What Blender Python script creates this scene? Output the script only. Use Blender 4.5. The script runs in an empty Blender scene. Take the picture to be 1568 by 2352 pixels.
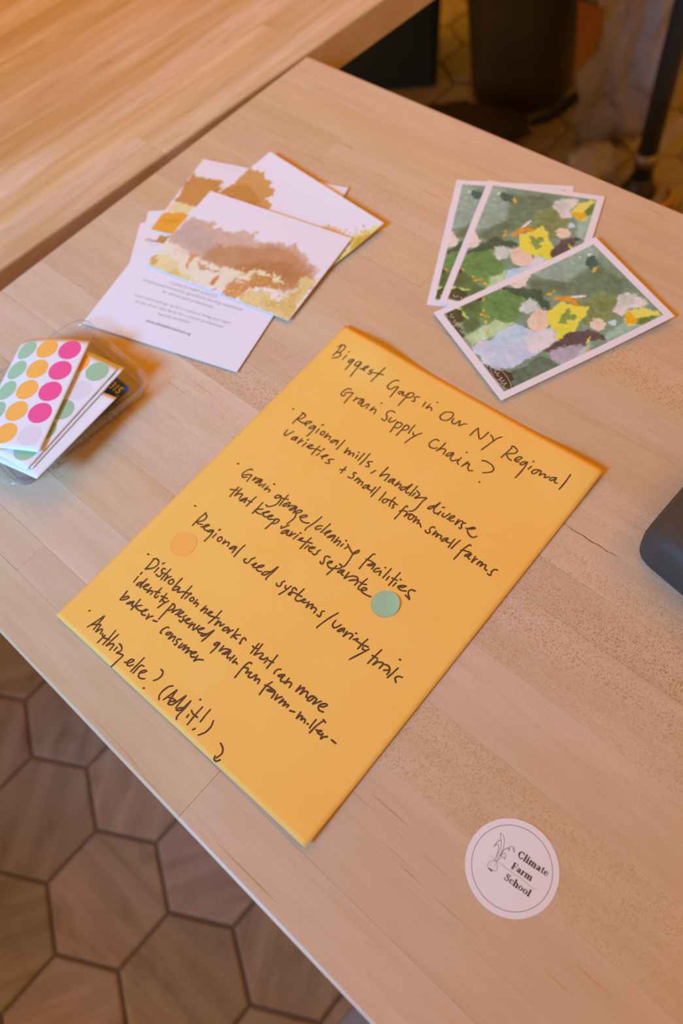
import bpy, bmesh, math, random
import numpy as np
from mathutils import Vector, Matrix, noise as mnoise

# ---------------------------------------------------------------- scene, camera, light
scn = bpy.context.scene
COL = scn.collection
TZ = 0.75                                   # height of the table tops above the floor
cam_data = bpy.data.cameras.new('camera'); cam = bpy.data.objects.new('camera', cam_data); COL.objects.link(cam)
Rm = Matrix(((0.74112475, -0.5368145, 0.40319264), (0.66098169, 0.68864915, -0.29810326), (-0.11763212, 0.48743466, 0.86519948)))
cam.matrix_world = Matrix.Translation((0.6088, -0.5450, TZ + 0.4699)) @ Rm.to_4x4()
cam_data.sensor_fit = 'VERTICAL'; cam_data.sensor_height = 36.0; cam_data.lens = 36.0 * 1802.6 / 2352.0
cam_data.clip_start = 0.02; cam_data.clip_end = 60
cam_data.dof.use_dof = True; cam_data.dof.focus_distance = 0.488; cam_data.dof.aperture_fstop = 4.8
scn.camera = cam
scn.view_settings.view_transform = 'Standard'; scn.view_settings.look = 'None'
scn.view_settings.gamma = 1.0; scn.view_settings.use_curve_mapping = False
scn.view_settings.exposure = -0.06

world = bpy.data.worlds.new('room_ambience'); scn.world = world; world.use_nodes = True
bg = world.node_tree.nodes['Background']; bg.inputs[0].default_value = (1.0, 0.42, 0.04, 1); bg.inputs[1].default_value = 0.50

def area(name, loc, target, sx, sy, color, watts):
    d = bpy.data.lights.new(name, 'AREA'); d.shape = 'RECTANGLE'; d.size = sx; d.size_y = sy; d.color = color; d.energy = watts
    o = bpy.data.objects.new(name, d); COL.objects.link(o); o.location = loc
    o.rotation_euler = (Vector(target) - Vector(loc)).to_track_quat('-Z', 'Y').to_euler()
    return o
# window of the room, on the side the near table edge faces, and the warm lamps overhead
win = area('window_daylight', (0.12, -2.0, TZ + 1.2), (0.09, -0.17, TZ), 0.55, 0.5, (0.11, 0.445, 0.92), 7.6)
win.data.spread = math.radians(54)
area('cool_floor_fill', (-1.3, -2.6, 0.95), (0.3, -0.9, 0.0), 0.8, 1.3, (0.50, 0.56, 0.70), 13)  # added cool fill that brightens the floor, no door stands here
area('warm_ceiling_lamps', (-0.9, 0.75, TZ + 1.7), (0.1, -0.3, TZ), 1.8, 1.5, (1.0, 0.35, 0.01), 17)
area('warm_pendant_lamp', (1.5, 0.9, TZ + 1.5), (0.5, -0.4, TZ), 0.6, 0.6, (1.0, 0.40, 0.02), 6)

# traced measurements of the papers on the table (mm, or fractions of a sheet)
ECOR=[[280.54,-254.61],[511.35,-249.15],[518.23,-557.04],[291.09,-562.39]]
HAND=[
('Biggest Gaps in Our NY Regional',1.098,"493,577 508,730 495,948|423,674 457,565 559,528 642,550 660,647 624,755 513,822 619,782 702,802 692,905 541,1021|902,737 885,903|879,638 887,617|1246,750 1186,753 1116,809 1102,857 1154,887 1188,837 1246,750 1239,887 1224,1115|1540,712 1457,712 1389,767 1385,846 1438,878 1499,816 1540,712 1536,915 1531,1052 1542,1198|1633,878 1756,831 1837,701 1760,732 1716,810 1752,860 1817,861|2025,722 1976,764 1970,807 2052,819 2051,870 1968,886|2308,497 2279,726 2242,1025|2019,809 2191,754 2421,695|2966,621 2882,642 2814,747 2796,894 2883,951 2957,929 3011,831|2994,840 3101,776 3112,949 3128,1123|3356,813 3250,859 3246,919 3311,919 3361,817 3388,889 3439,913 3491,851|3540,749 3547,925 3545,1210|3510,814 3552,743 3662,709 3707,764 3676,846 3596,899 3529,907|3911,722 3821,745 3782,800 3840,838 3870,898 3783,913|4187,751 4206,901|4350,733 4333,885 4409,811 4489,819 4528,877|4486,600 4498,597|5017,668 4925,724 4882,847 4912,915 5014,944 5158,885 5213,755 5181,655 5094,634 5017,668|5295,745 5304,840 5395,885 5462,823 5475,732|5511,713 5574,845 5631,792 5669,738 5740,707|6068,924 6112,654 6199,730 6387,876 6437,791 6465,604|6573,639 6671,666 6770,732|6894,536 6816,622 6769,750 6666,1093|7369,648 7342,797 7303,1011|7325,631 7375,595 7532,628 7573,673 7555,733 7400,832|7363,859 7472,927 7609,942|7675,884 7764,843 7821,748 7748,746 7676,834 7692,891 7751,909 7833,872|8040,773 7933,813 7888,902 7956,905 8038,790 8066,921 8066,1099 8049,1269|8216,810 8190,921|8155,681 8178,682|8402,819 8342,873 8327,935 8397,955 8459,885 8471,806 8402,819|8476,803 8548,798 8575,910 8630,840 8717,820 8733,890 8793,868 8847,809|8991,756 8916,810 8896,867 8944,883 9009,818 9039,752 9042,837 9085,876 9143,856|9310,507 9320,724 9305,962"),
('Grain Supply Chain?',1.098,"1895,1488 1779,1524 1721,1640 1721,1743 1821,1768 1870,1701|1800,1675 1901,1599 2034,1554 2032,1720 2044,1914|2247,1592 2239,1733 2266,1640 2394,1573 2494,1548|2489,1551 2428,1624 2414,1710 2481,1709 2519,1586 2561,1746 2649,1700 2696,1596|2751,1585 2768,1729|2942,1569 2923,1716 3000,1624 3080,1633 3104,1739|3044,1396 3059,1388|3630,1420 3520,1417 3432,1481 3446,1575 3544,1641 3571,1721 3518,1762 3426,1737|3655,1582 3666,1694 3727,1705 3799,1647 3835,1571|3917,1595 3944,1747 3976,1929|3930,1644 3981,1584 4091,1579 4114,1656 4067,1738 3978,1762|4214,1570 4216,1735 4209,1920|4193,1604 4239,1540 4335,1549 4357,1617 4303,1692 4217,1711|4450,1434 4449,1561 4475,1706|4574,1620 4622,1667 4717,1675|4806,1519 4724,1628 4643,1803 4605,1964|5420,1461 5315,1466 5242,1557 5243,1660 5330,1717 5458,1699 5524,1638|5631,1419 5621,1554 5574,1714 5633,1621 5743,1568 5798,1587 5822,1702|6030,1532 5937,1601 5912,1691 5987,1670 6062,1547 6079,1690 6186,1727 6289,1633|6335,1536 6333,1679 6413,1724|6352,1352 6365,1345|6590,1536 6527,1720 6596,1600 6673,1565 6701,1659 6794,1717 6888,1666|6898,1330 7017,1289 7222,1294 7356,1352 7365,1446 7273,1522 7176,1581|7273,1828 7291,1825"),
('Regional mills, handling diverse',1.145,"799,2780 827,2774|1203,2752 1182,2909 1171,3098|1156,2732 1192,2720 1309,2735 1339,2794 1282,2878 1186,2929|1186,2929 1276,2956 1459,2945|1452,2949 1593,2894 1663,2805 1580,2817 1508,2887 1523,2943 1608,2962|1876,2839 1791,2865 1733,2947 1758,2978 1836,2936 1881,2843 1912,2985 1895,3173|2039,2847 2045,2983|2012,2735 2020,2705 2060,2697|2207,2844 2177,2900 2220,2953 2285,2928 2294,2870 2249,2831 2207,2844|2395,2816 2385,2959 2455,2878 2534,2858 2565,2951|2822,2838 2699,2894 2655,2971 2724,2965 2834,2838 2878,2969|3001,2733 3006,2885 3001,3051|3270,2858 3292,3024 3341,2921 3402,2903 3438,3000 3486,2919 3558,2902 3583,2974|3692,2875 3704,2978|3643,2805 3661,2804|3821,2746 3820,2876 3818,2989|3963,2678 3974,2869 3959,3058|4217,2822 4139,2855 4110,2901 4200,2928 4235,2983 4147,3010|4500,2959 4444,3087|4741,2724 4731,2863 4727,3022 4800,2944 4912,2868 4953,2890 4952,3052|5181,2885 5083,2931 5055,3017 5098,3021 5180,2900 5188,2999 5237,3005|5340,2867 5314,3018 5384,2925 5456,2926 5465,3017|5637,2890 5550,2930 5520,3008 5571,3026 5632,2953 5709,2761 5694,2946 5715,3002 5766,3014 5818,2972|5878,2731 5873,2888 5880,3032|5970,2897 5959,3002|5959,2828 6064,2851 6118,2896 6064,2990 6087,3004 6185,2932 6350,2854 6324,2975 6323,3187 6285,3301 6201,3347|6679,2912 6607,2978 6589,3046 6648,3035 6704,2938 6771,2769 6750,2952 6777,3016 6852,3053 6934,3013|6961,2940 6961,3050|6923,2835 6973,2808|7068,2934 7075,3002 7138,3020 7185,2960 7227,2859|7257,3011 7342,2951 7396,2869 7355,2858 7297,2911 7299,2975 7367,3007 7465,2960|7543,2865 7554,3014 7589,2943 7609,2872 7684,2857|7780,2855 7716,2880 7715,2950 7765,2986 7760,3035 7707,3023|7877,2949 7993,2915 8096,2840 8058,2831 7985,2877 7935,2947 8000,3008 8142,3055 8237,3032 8282,2972"),
('varieties + small lots from small farms',1.145,"1213,3318 1236,3454 1319,3464 1375,3349 1424,3266|1665,3330 1567,3395 1554,3465 1625,3443 1679,3336 1690,3449|1833,3303 1824,3470 1854,3392 1919,3333|2051,3325 2024,3463|2011,3255 2021,3231|2154,3412 2231,3371 2289,3290 2203,3315 2178,3374 2239,3410 2332,3391|2482,3206 2476,3369 2478,3506|2328,3372 2485,3328 2652,3300|2658,3364 2627,3466|2663,3245 2678,3206|2763,3415 2880,3361 2930,3291 2857,3325 2815,3402 2865,3451|3178,3304 3094,3337 3047,3393 3118,3406 3149,3459 3031,3486|3670,3289 3681,3492|3577,3429 3727,3368|4081,3284 4015,3290 4019,3338 4086,3376 4086,3441 4018,3466 3946,3467|4234,3349 4199,3462 4258,3377 4328,3369 4334,3471 4376,3389 4451,3384 4471,3466|4666,3354 4577,3417 4561,3493 4626,3478 4693,3363 4717,3449 4840,3433|4875,3304 4878,3494|4987,3237 4981,3386 4974,3562|5236,3269 5246,3327 5248,3527|5438,3394 5359,3432 5343,3497 5397,3525 5459,3477 5467,3421 5438,3394|5582,3249 5572,3400 5619,3508|5428,3400 5570,3373 5694,3367|5794,3375 5717,3389 5698,3445 5750,3478 5726,3519|6087,3286 6035,3272 6018,3377 6027,3535 6019,3691|5972,3473 6047,3419 6173,3389 6196,3441 6203,3517 6250,3417 6325,3376|6344,3373 6309,3445 6337,3507 6401,3503 6440,3451 6429,3386 6344,3373|6452,3378 6513,3377 6529,3513 6568,3424 6633,3403 6651,3489 6701,3449 6763,3479 6812,3511|7156,3346 7099,3344 7057,3392 7070,3450 7129,3493 7101,3540 7033,3542 6975,3515|7250,3388 7237,3510 7285,3437 7343,3420 7355,3507 7391,3429 7470,3418 7496,3492|7662,3379 7580,3432 7550,3507 7605,3502 7668,3401 7682,3459 7747,3465 7795,3439|7837,3307 7837,3415 7845,3548|7984,3265 7952,3388 7937,3534|8328,3232 8281,3229 8249,3302 8214,3416 8206,3557 8198,3703|8181,3447 8277,3405 8409,3376 8473,3382|8490,3385 8413,3441 8371,3502 8433,3491 8498,3393 8477,3491 8553,3510|8630,3380 8647,3538 8673,3455 8719,3404|8817,3410 8803,3516 8843,3432 8904,3417 8912,3510 8956,3437 9026,3414 9055,3495 9138,3509|9371,3367 9296,3392 9264,3463 9309,3546 9262,3565 9209,3554"),
('Grain storage/cleaning facilities',1.145,"764,4743 795,4735|1333,4664 1261,4666 1191,4741 1156,4860 1209,4930 1291,4936 1353,4874|1231,4884 1324,4817 1439,4777 1448,4857 1467,4973|1591,4751 1588,4865 1644,4779 1717,4745 1821,4717|1827,4722 1750,4791 1706,4871 1770,4856 1833,4732 1868,4876 1919,4867 1952,4807|2018,4758 2010,4873|2149,4762 2124,4886 2210,4820 2300,4826 2288,4888|2237,4642 2262,4636|2688,4779 2600,4809 2574,4883 2632,4892 2696,4830 2711,4775 2788,4875 2792,5008 2710,5113 2621,5170 2538,5161|2875,4658 2873,4801 2896,4984|2765,4819 2979,4744|3026,4840 2978,4901 2997,4945 3053,4920 3056,4850 3026,4840|3038,4806 3110,4794 3135,4901 3200,4825 3304,4782 3380,4773|3375,4783 3284,4852 3246,4935 3308,4914 3378,4800 3417,4948|3391,4869 3519,4932 3564,5040 3513,5240|3588,4774 3495,4811 3460,4897 3521,4891 3590,4818 3588,4774|3670,4934 3778,4890 3840,4814 3787,4811 3703,4870 3680,4923 3777,4975 3927,4972 4043,4921|4215,4623 4172,4836 4090,5052 4110,5107|4436,4795 4345,4841 4301,4923 4362,4941 4459,4866|4583,4649 4558,4794 4538,4940|4627,4911 4713,4856 4763,4776 4704,4791 4659,4867 4703,4934|4948,4803 4858,4853 4803,4943 4879,4900 4960,4804 4981,4954|5080,4789 5076,4957 5127,4873 5209,4845 5218,4968|5328,4856 5312,4941|5317,4754 5336,4757|5446,4802 5494,4831 5458,4927|5494,4831 5595,4863 5699,4899 5789,4894 5861,4816 5837,4766 5792,4811 5769,4905 5810,5083 5824,5236 5772,5303|6290,4638 6247,4650 6224,4800 6209,4958 6218,5102|6184,4835 6329,4811 6492,4811|6497,4816 6392,4868 6335,4930 6425,4898 6500,4819 6511,4949|6677,4830 6609,4881 6588,4947 6637,4964 6705,4913 6771,4869 6808,4965|6793,4743 6807,4742|6954,4687 6950,4812 6940,4959|7058,4856 7061,4963|7237,4645 7225,4827 7218,5024|7152,4844 7228,4844 7319,4822|7340,4878 7328,4981|7370,4764 7388,4764|7448,4923 7562,4889 7632,4813 7525,4855 7457,4917 7511,4954 7611,4950 7721,4906|7931,4787 7810,4813 7782,4871 7820,4922 7954,5007 7864,4992 7783,4985"),
('that keep varieties separate',1.187,"1398,5197 1395,5332 1407,5505|1240,5361 1450,5275|1516,5183 1511,5421 1566,5336 1646,5284 1684,5299 1706,5424|1886,5291 1810,5368 1769,5445 1846,5411 1902,5298 1928,5426|2097,5143 2075,5292 2070,5463|1996,5329 2123,5306|2403,5161 2409,5299 2401,5514|2571,5286 2455,5350 2398,5419 2528,5436 2657,5406|2640,5356 2735,5304 2799,5242 2743,5259 2693,5327 2695,5385 2792,5406 2876,5360|2876,5360 2954,5309 2966,5268 2893,5303 2869,5369 2956,5396 3039,5350|3138,5288 3120,5443 3092,5623|3078,5339 3158,5277 3233,5275 3247,5334 3193,5403 3110,5436|3433,5345 3470,5403 3524,5334 3589,5232|3694,5332 3604,5400 3579,5492 3655,5455 3717,5337 3741,5441 3815,5432|3827,5315 3850,5433 3894,5356 3943,5304|4040,5289 4014,5433|4050,5226 4070,5225|4154,5389 4213,5340 4228,5288 4167,5329 4184,5372 4281,5354|4425,5171 4406,5318 4394,5516|4281,5354 4420,5302 4570,5260|4524,5347 4499,5458|4580,5375 4683,5355 4731,5298 4637,5330 4604,5387 4658,5441 4736,5422|4915,5272 4881,5326 4900,5399 4868,5442 4788,5444|5301,5280 5212,5292 5170,5341 5221,5413 5262,5490 5213,5512 5153,5489|5349,5416 5435,5373 5440,5327 5370,5359 5361,5422 5451,5471 5544,5468 5613,5430 5729,5377 5777,5313 5728,5278 5659,5274|5629,5346 5613,5472 5581,5633|5899,5330 5818,5371 5778,5448 5847,5424 5906,5331 5903,5432 5982,5436|6053,5298 6061,5473 6127,5391 6227,5313 6337,5285 6409,5313|6402,5329 6287,5394 6223,5449 6314,5390 6416,5328 6448,5376 6440,5460|6603,5179 6575,5316 6572,5439 6603,5481 6667,5469|6501,5334 6619,5328 6699,5294|6667,5469 6761,5428 6802,5376 6740,5367 6682,5412 6694,5466 6764,5486 6898,5482 7038,5457"),
('Regional seed systems/variety trials',1.187,"733,6179 765,6175|1201,6146 1171,6317 1170,6577|1205,6182 1294,6195 1335,6245 1319,6343 1196,6450|1196,6450 1278,6464 1406,6421|1432,6481 1534,6419 1603,6339 1544,6344 1490,6409 1516,6461 1620,6483 1705,6450|1832,6372 1743,6410 1698,6472 1788,6444 1838,6376 1869,6504 1864,6696|1984,6393 1983,6520|1967,6297 1959,6270 1997,6260|2174,6383 2136,6436 2165,6493 2230,6501 2262,6449 2238,6392 2174,6383|2359,6380 2380,6483 2431,6408 2530,6379 2561,6465|2804,6351 2712,6389 2664,6481 2754,6435 2808,6354 2827,6518|2971,6206 2954,6371 2965,6564|3504,6294 3450,6375 3456,6461 3414,6509 3325,6508 3278,6471 3319,6436|3577,6461 3649,6436 3667,6368 3619,6412 3641,6470 3705,6480 3770,6436|3770,6436 3875,6369 3898,6306 3824,6343 3771,6423 3806,6478 3884,6485 3973,6447|4168,6345 4062,6409 4028,6491 4120,6469 4190,6363 4262,6148 4261,6310 4230,6489 4256,6529|4737,6302 4695,6363 4727,6430 4705,6479 4626,6483 4584,6449|4848,6367 4888,6423 4965,6405|4988,6309 4952,6447 4879,6617|5201,6305 5103,6288 5080,6335 5133,6408 5148,6478 5090,6479 5102,6426 5158,6400|5353,6186 5339,6305 5329,6426 5364,6483 5448,6482 5518,6439|5154,6397 5275,6367 5459,6353|5509,6432 5577,6388 5597,6346 5545,6375 5535,6425 5613,6432 5679,6386|5727,6341 5779,6476 5807,6379 5879,6339 5912,6439 5953,6373 6047,6375 6067,6469|6268,6304 6219,6340 6259,6417 6264,6464 6171,6462|6616,6155 6509,6374 6428,6619 6424,6678|6708,6310 6715,6422 6791,6460 6851,6425 6913,6316|7052,6335 6985,6385 6945,6465 7016,6441 7061,6337 7097,6412|7174,6350 7178,6482 7211,6397 7290,6337 7371,6347 7365,6447|7400,6269 7419,6268|7461,6404 7544,6363 7546,6336 7497,6378 7590,6390 7755,6379 7921,6343|7770,6221 7738,6365 7727,6503|7810,6415 7843,6453 7906,6436|7980,6369 7900,6510 7742,6780|8262,6224 8233,6413 8207,6616|8160,6431 8330,6415|8362,6444 8345,6571 8398,6477 8483,6428 8548,6430 8541,6551|8587,6423 8683,6398 8771,6428 8810,6487 8809,6557|8669,6528 8783,6456|8822,6155 8840,6152|8934,6317 8908,6465 8873,6596|9187,6413 9083,6444 9045,6512 9139,6572"),
('Distrobution networks that can move',1.208,"756,7714 783,7711|1031,7709 1055,7857 1059,8003|1008,7720 1079,7677 1193,7677 1264,7753 1231,7874 1057,8009|1362,7795 1364,7932|1373,7679 1365,7653 1399,7629|1559,7723 1493,7748 1506,7804 1591,7850 1599,7921 1548,7950 1460,7941|1698,7651 1695,7779 1704,7963|1577,7832 1729,7790|1776,7797 1813,7934 1819,7840 1888,7772|1983,7799 1936,7857 1969,7914 2060,7905 2082,7843 2023,7796 1983,7799|2201,7646 2200,7797 2224,7969 2322,7922 2358,7844 2274,7850 2226,7906|2363,7829 2405,7942 2465,7908 2561,7846 2786,7801|2615,7643 2618,7809 2636,7990|2750,7853 2734,7952|2749,7780 2771,7780|2893,7814 2865,7878 2912,7913 2972,7884 2961,7824 2893,7814|3060,7792 3058,7907 3121,7855 3179,7858 3179,7931|3409,7776 3391,7931 3454,7835 3522,7821 3518,7926|3585,7893 3664,7848 3699,7797 3633,7813 3621,7868 3690,7893 3844,7853 3988,7806|3885,7651 3882,7843 3839,8029|4018,7849 4031,7971 4069,7867 4117,7851 4169,7921 4231,7834|4391,7831 4320,7888 4316,7949 4388,7927 4430,7856 4391,7831|4466,7845 4489,7939 4516,7870 4566,7811|4656,7720 4675,7837 4670,7956|4834,7792 4748,7841 4704,7897 4831,7905|5072,7802 4995,7784 4963,7827 4978,7880 5013,7934 4974,7931|5433,7687 5436,7812 5444,7941|5341,7806 5422,7815 5505,7784|5526,7650 5542,7800 5550,7921 5623,7850 5704,7791 5749,7813 5737,7904 5847,7877 5907,7794|5907,7794 5945,7832 5936,7920|6082,7628 6091,7771 6096,7971|6002,7823 6140,7797|6432,7806 6367,7844 6343,7905 6359,7959|6619,7844 6536,7885 6486,7940 6568,7925 6622,7846 6616,7963 6662,7987 6740,7956|6780,7839 6774,7975 6837,7899 6934,7889 6956,7978|7166,7804 7167,7954 7216,7851 7296,7798 7307,7948 7358,7842 7446,7820 7488,7910 7538,7897|7598,7839 7561,7890 7576,7943 7635,7924 7672,7848 7654,7806 7586,7830 7561,7890|7654,7806 7759,7813 7753,7930 7807,7880 7889,7782|7916,7886 8043,7838 8087,7767 8017,7775 7934,7839 7927,7906 8012,7946 8124,7921"),
('identity preserved grain from farm-miller-',1.208,"1066,8228 1088,8384|1065,8152 1057,8111|1301,8271 1232,8328 1231,8396 1289,8366 1326,8275 1345,8147 1345,8302 1374,8390|1420,8339 1499,8278 1535,8213 1470,8232 1447,8307 1528,8349 1616,8319|1653,8229 1665,8366 1718,8291 1797,8277 1801,8356|1925,8095 1925,8224 1948,8330 2018,8327 2028,8270|1840,8242 1991,8192|2179,8111 2185,8225 2197,8341|2100,8229 2316,8188|2234,8259 2276,8296 2333,8272|2395,8205 2331,8326 2290,8464|2583,8184 2570,8264 2572,8444 2578,8637|2543,8207 2628,8190 2698,8240 2670,8304 2619,8362|2698,8240 2742,8347 2785,8263 2896,8176|2869,8335 2960,8260 3018,8186 2934,8203 2901,8281 3002,8315 3069,8287|3156,8196 3117,8250 3170,8308 3170,8379 3090,8377|3208,8310 3278,8270 3329,8206 3257,8230 3244,8297 3329,8320 3410,8290|3443,8224 3469,8363 3483,8279 3561,8221|3559,8245 3616,8344 3657,8291 3682,8182|3715,8269 3806,8222 3853,8167 3776,8199 3758,8280 3830,8302 3909,8271|4043,8218 3956,8267 3928,8323 4008,8293 4056,8215 4127,8069 4111,8230 4076,8401|4526,8196 4454,8218 4422,8288 4489,8277 4535,8195 4540,8307 4521,8467|4677,8180 4683,8319 4737,8239 4825,8184 4921,8162|4932,8170 4852,8258 4804,8329 4899,8280 4949,8178 4974,8297 5011,8324 5062,8282|5123,8194 5111,8333|5226,8211 5215,8326 5278,8278 5353,8289|5676,8095 5620,8092 5572,8148 5555,8296 5572,8523|5568,8253 5660,8217 5711,8230 5726,8316 5783,8259 5851,8231|5851,8231 5826,8305 5869,8339 5943,8303 5983,8213|6013,8196 6057,8311 6100,8251 6167,8243 6198,8323|6482,8111 6435,8208 6425,8307 6440,8465|6381,8251 6516,8219 6720,8216|6727,8227 6591,8252 6517,8300 6628,8281 6741,8233 6764,8358|6835,8229 6868,8340 6910,8272 6972,8210|7042,8227 7018,8339 7071,8269 7147,8240 7155,8327 7210,8265 7275,8256 7260,8310|7391,8317 7519,8278|7650,8205 7669,8346 7709,8259 7763,8245 7788,8314 7829,8260 7889,8265 7910,8319|7998,8292 8010,8291|8105,8126 8106,8226 8114,8325|8273,8060 8219,8214 8195,8398|8256,8033 8349,8051|8285,8270 8370,8263 8422,8219 8360,8241 8361,8295 8450,8290 8494,8248|8480,8242 8529,8344 8563,8280 8633,8234|8774,8228 8920,8228"),
('baker- consumer',1.208,"1145,8619 1164,8727 1177,8856 1285,8795 1346,8704 1272,8703 1208,8782|1556,8698 1472,8768 1437,8832 1512,8782 1562,8695 1585,8780 1649,8785|1668,8571 1681,8706 1688,8866|1853,8645 1771,8704 1726,8754 1870,8770 1970,8737|1966,8759 2051,8691 2090,8638 2022,8672 2004,8747 2068,8791 2168,8758|2229,8687 2271,8800 2297,8733 2368,8668|2469,8731 2592,8697|3012,8630 2948,8655 2903,8745 2912,8818 2963,8821|3158,8677 3086,8727 3088,8773 3154,8750 3192,8681 3158,8677|3247,8678 3247,8807 3308,8713 3370,8689 3403,8792|3561,8650 3488,8680 3478,8728 3537,8757 3543,8811 3492,8813|3672,8691 3662,8801 3723,8777 3756,8689|3810,8665 3818,8787 3867,8706 3930,8676 3951,8795 3991,8720 4072,8691|4066,8736 4155,8689 4188,8643 4114,8672 4093,8743 4162,8781 4254,8735|4285,8671 4313,8808 4363,8740 4505,8669"),
('Anything else? (Add it!)',1.166,"699,9464 713,9455|1049,9736 1127,9539 1189,9336 1224,9484 1258,9688|1097,9650 1200,9570 1320,9516|1325,9527 1368,9691 1416,9591 1476,9571 1523,9664|1578,9621 1619,9667 1683,9638|1674,9615 1671,9694 1664,9828|1810,9401 1832,9595 1837,9791|1695,9675 1879,9625|1971,9423 1950,9613 1939,9761 2008,9664 2102,9638 2123,9775|2237,9630 2236,9721|2208,9548 2313,9558 2405,9618 2349,9720 2449,9690 2560,9676 2555,9801 2539,9997|2751,9751 2873,9694 2932,9604 2852,9609 2812,9688 2866,9753 2944,9741 3005,9672|3105,9426 3102,9616 3095,9803|3284,9551 3205,9570 3180,9639 3187,9744 3183,9799|3332,9706 3410,9650 3453,9584 3371,9610 3324,9692 3376,9770 3483,9770 3572,9724|3737,9369 3836,9379 3892,9455 3872,9561 3810,9633|3745,9872 3759,9866|4361,9454 4278,9525 4238,9668 4260,9774 4334,9831|4436,9776 4488,9614 4536,9461 4555,9574 4608,9767|4500,9678 4605,9637 4727,9631|4733,9641 4639,9704 4618,9774 4720,9745 4770,9653 4852,9426 4861,9617 4875,9732|5029,9636 4945,9690 4926,9754 5006,9719 5044,9632 5063,9441 5082,9631 5069,9819 5116,9881|5293,9661 5305,9723|5237,9296 5254,9294|5441,9374 5441,9573 5459,9818|5265,9561 5367,9592 5537,9586|5663,9313 5667,9452 5686,9608|5675,9817 5703,9770|5946,9428 6007,9544 5995,9690 5898,9823"),
('arrow',1.166,"6518,9651 6630,9677 6697,9714 6742,9785 6703,9905|6644,9891 6678,9949 6763,9949 6818,9886"),
]
EDOTS={'green': [0.7503,0.5393],'orange': [0.1401,0.7033]}
CARDS={'P1': [72.12,-207.23,10.26,152.0,100.0,3.1],'P2': [81.68,-137.49,-5.32,152.0,100.0,2.65],'P3': [29.02,-177.18,17.68,152.0,100.0,2.2],'P4': [79.37,-164.09,17.71,100.0,152.0,0.85],'P5': [68.14,-286.63,16.01,152.0,100.0,1.75],'P6': [43.4,-271.64,38.0,152.0,100.0,1.28],'P7': [36.91,-256.09,38.0,152.0,100.0,0.42000000000000004],'C1': [385.47,-66.6,-22.44,100.5,149.0,2.6],'C2': [270.51,-54.72,21.38,100.5,149.0,1.4],'C3': [246.68,-68.32,28.44,100.5,149.0,0.5]}
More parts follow.
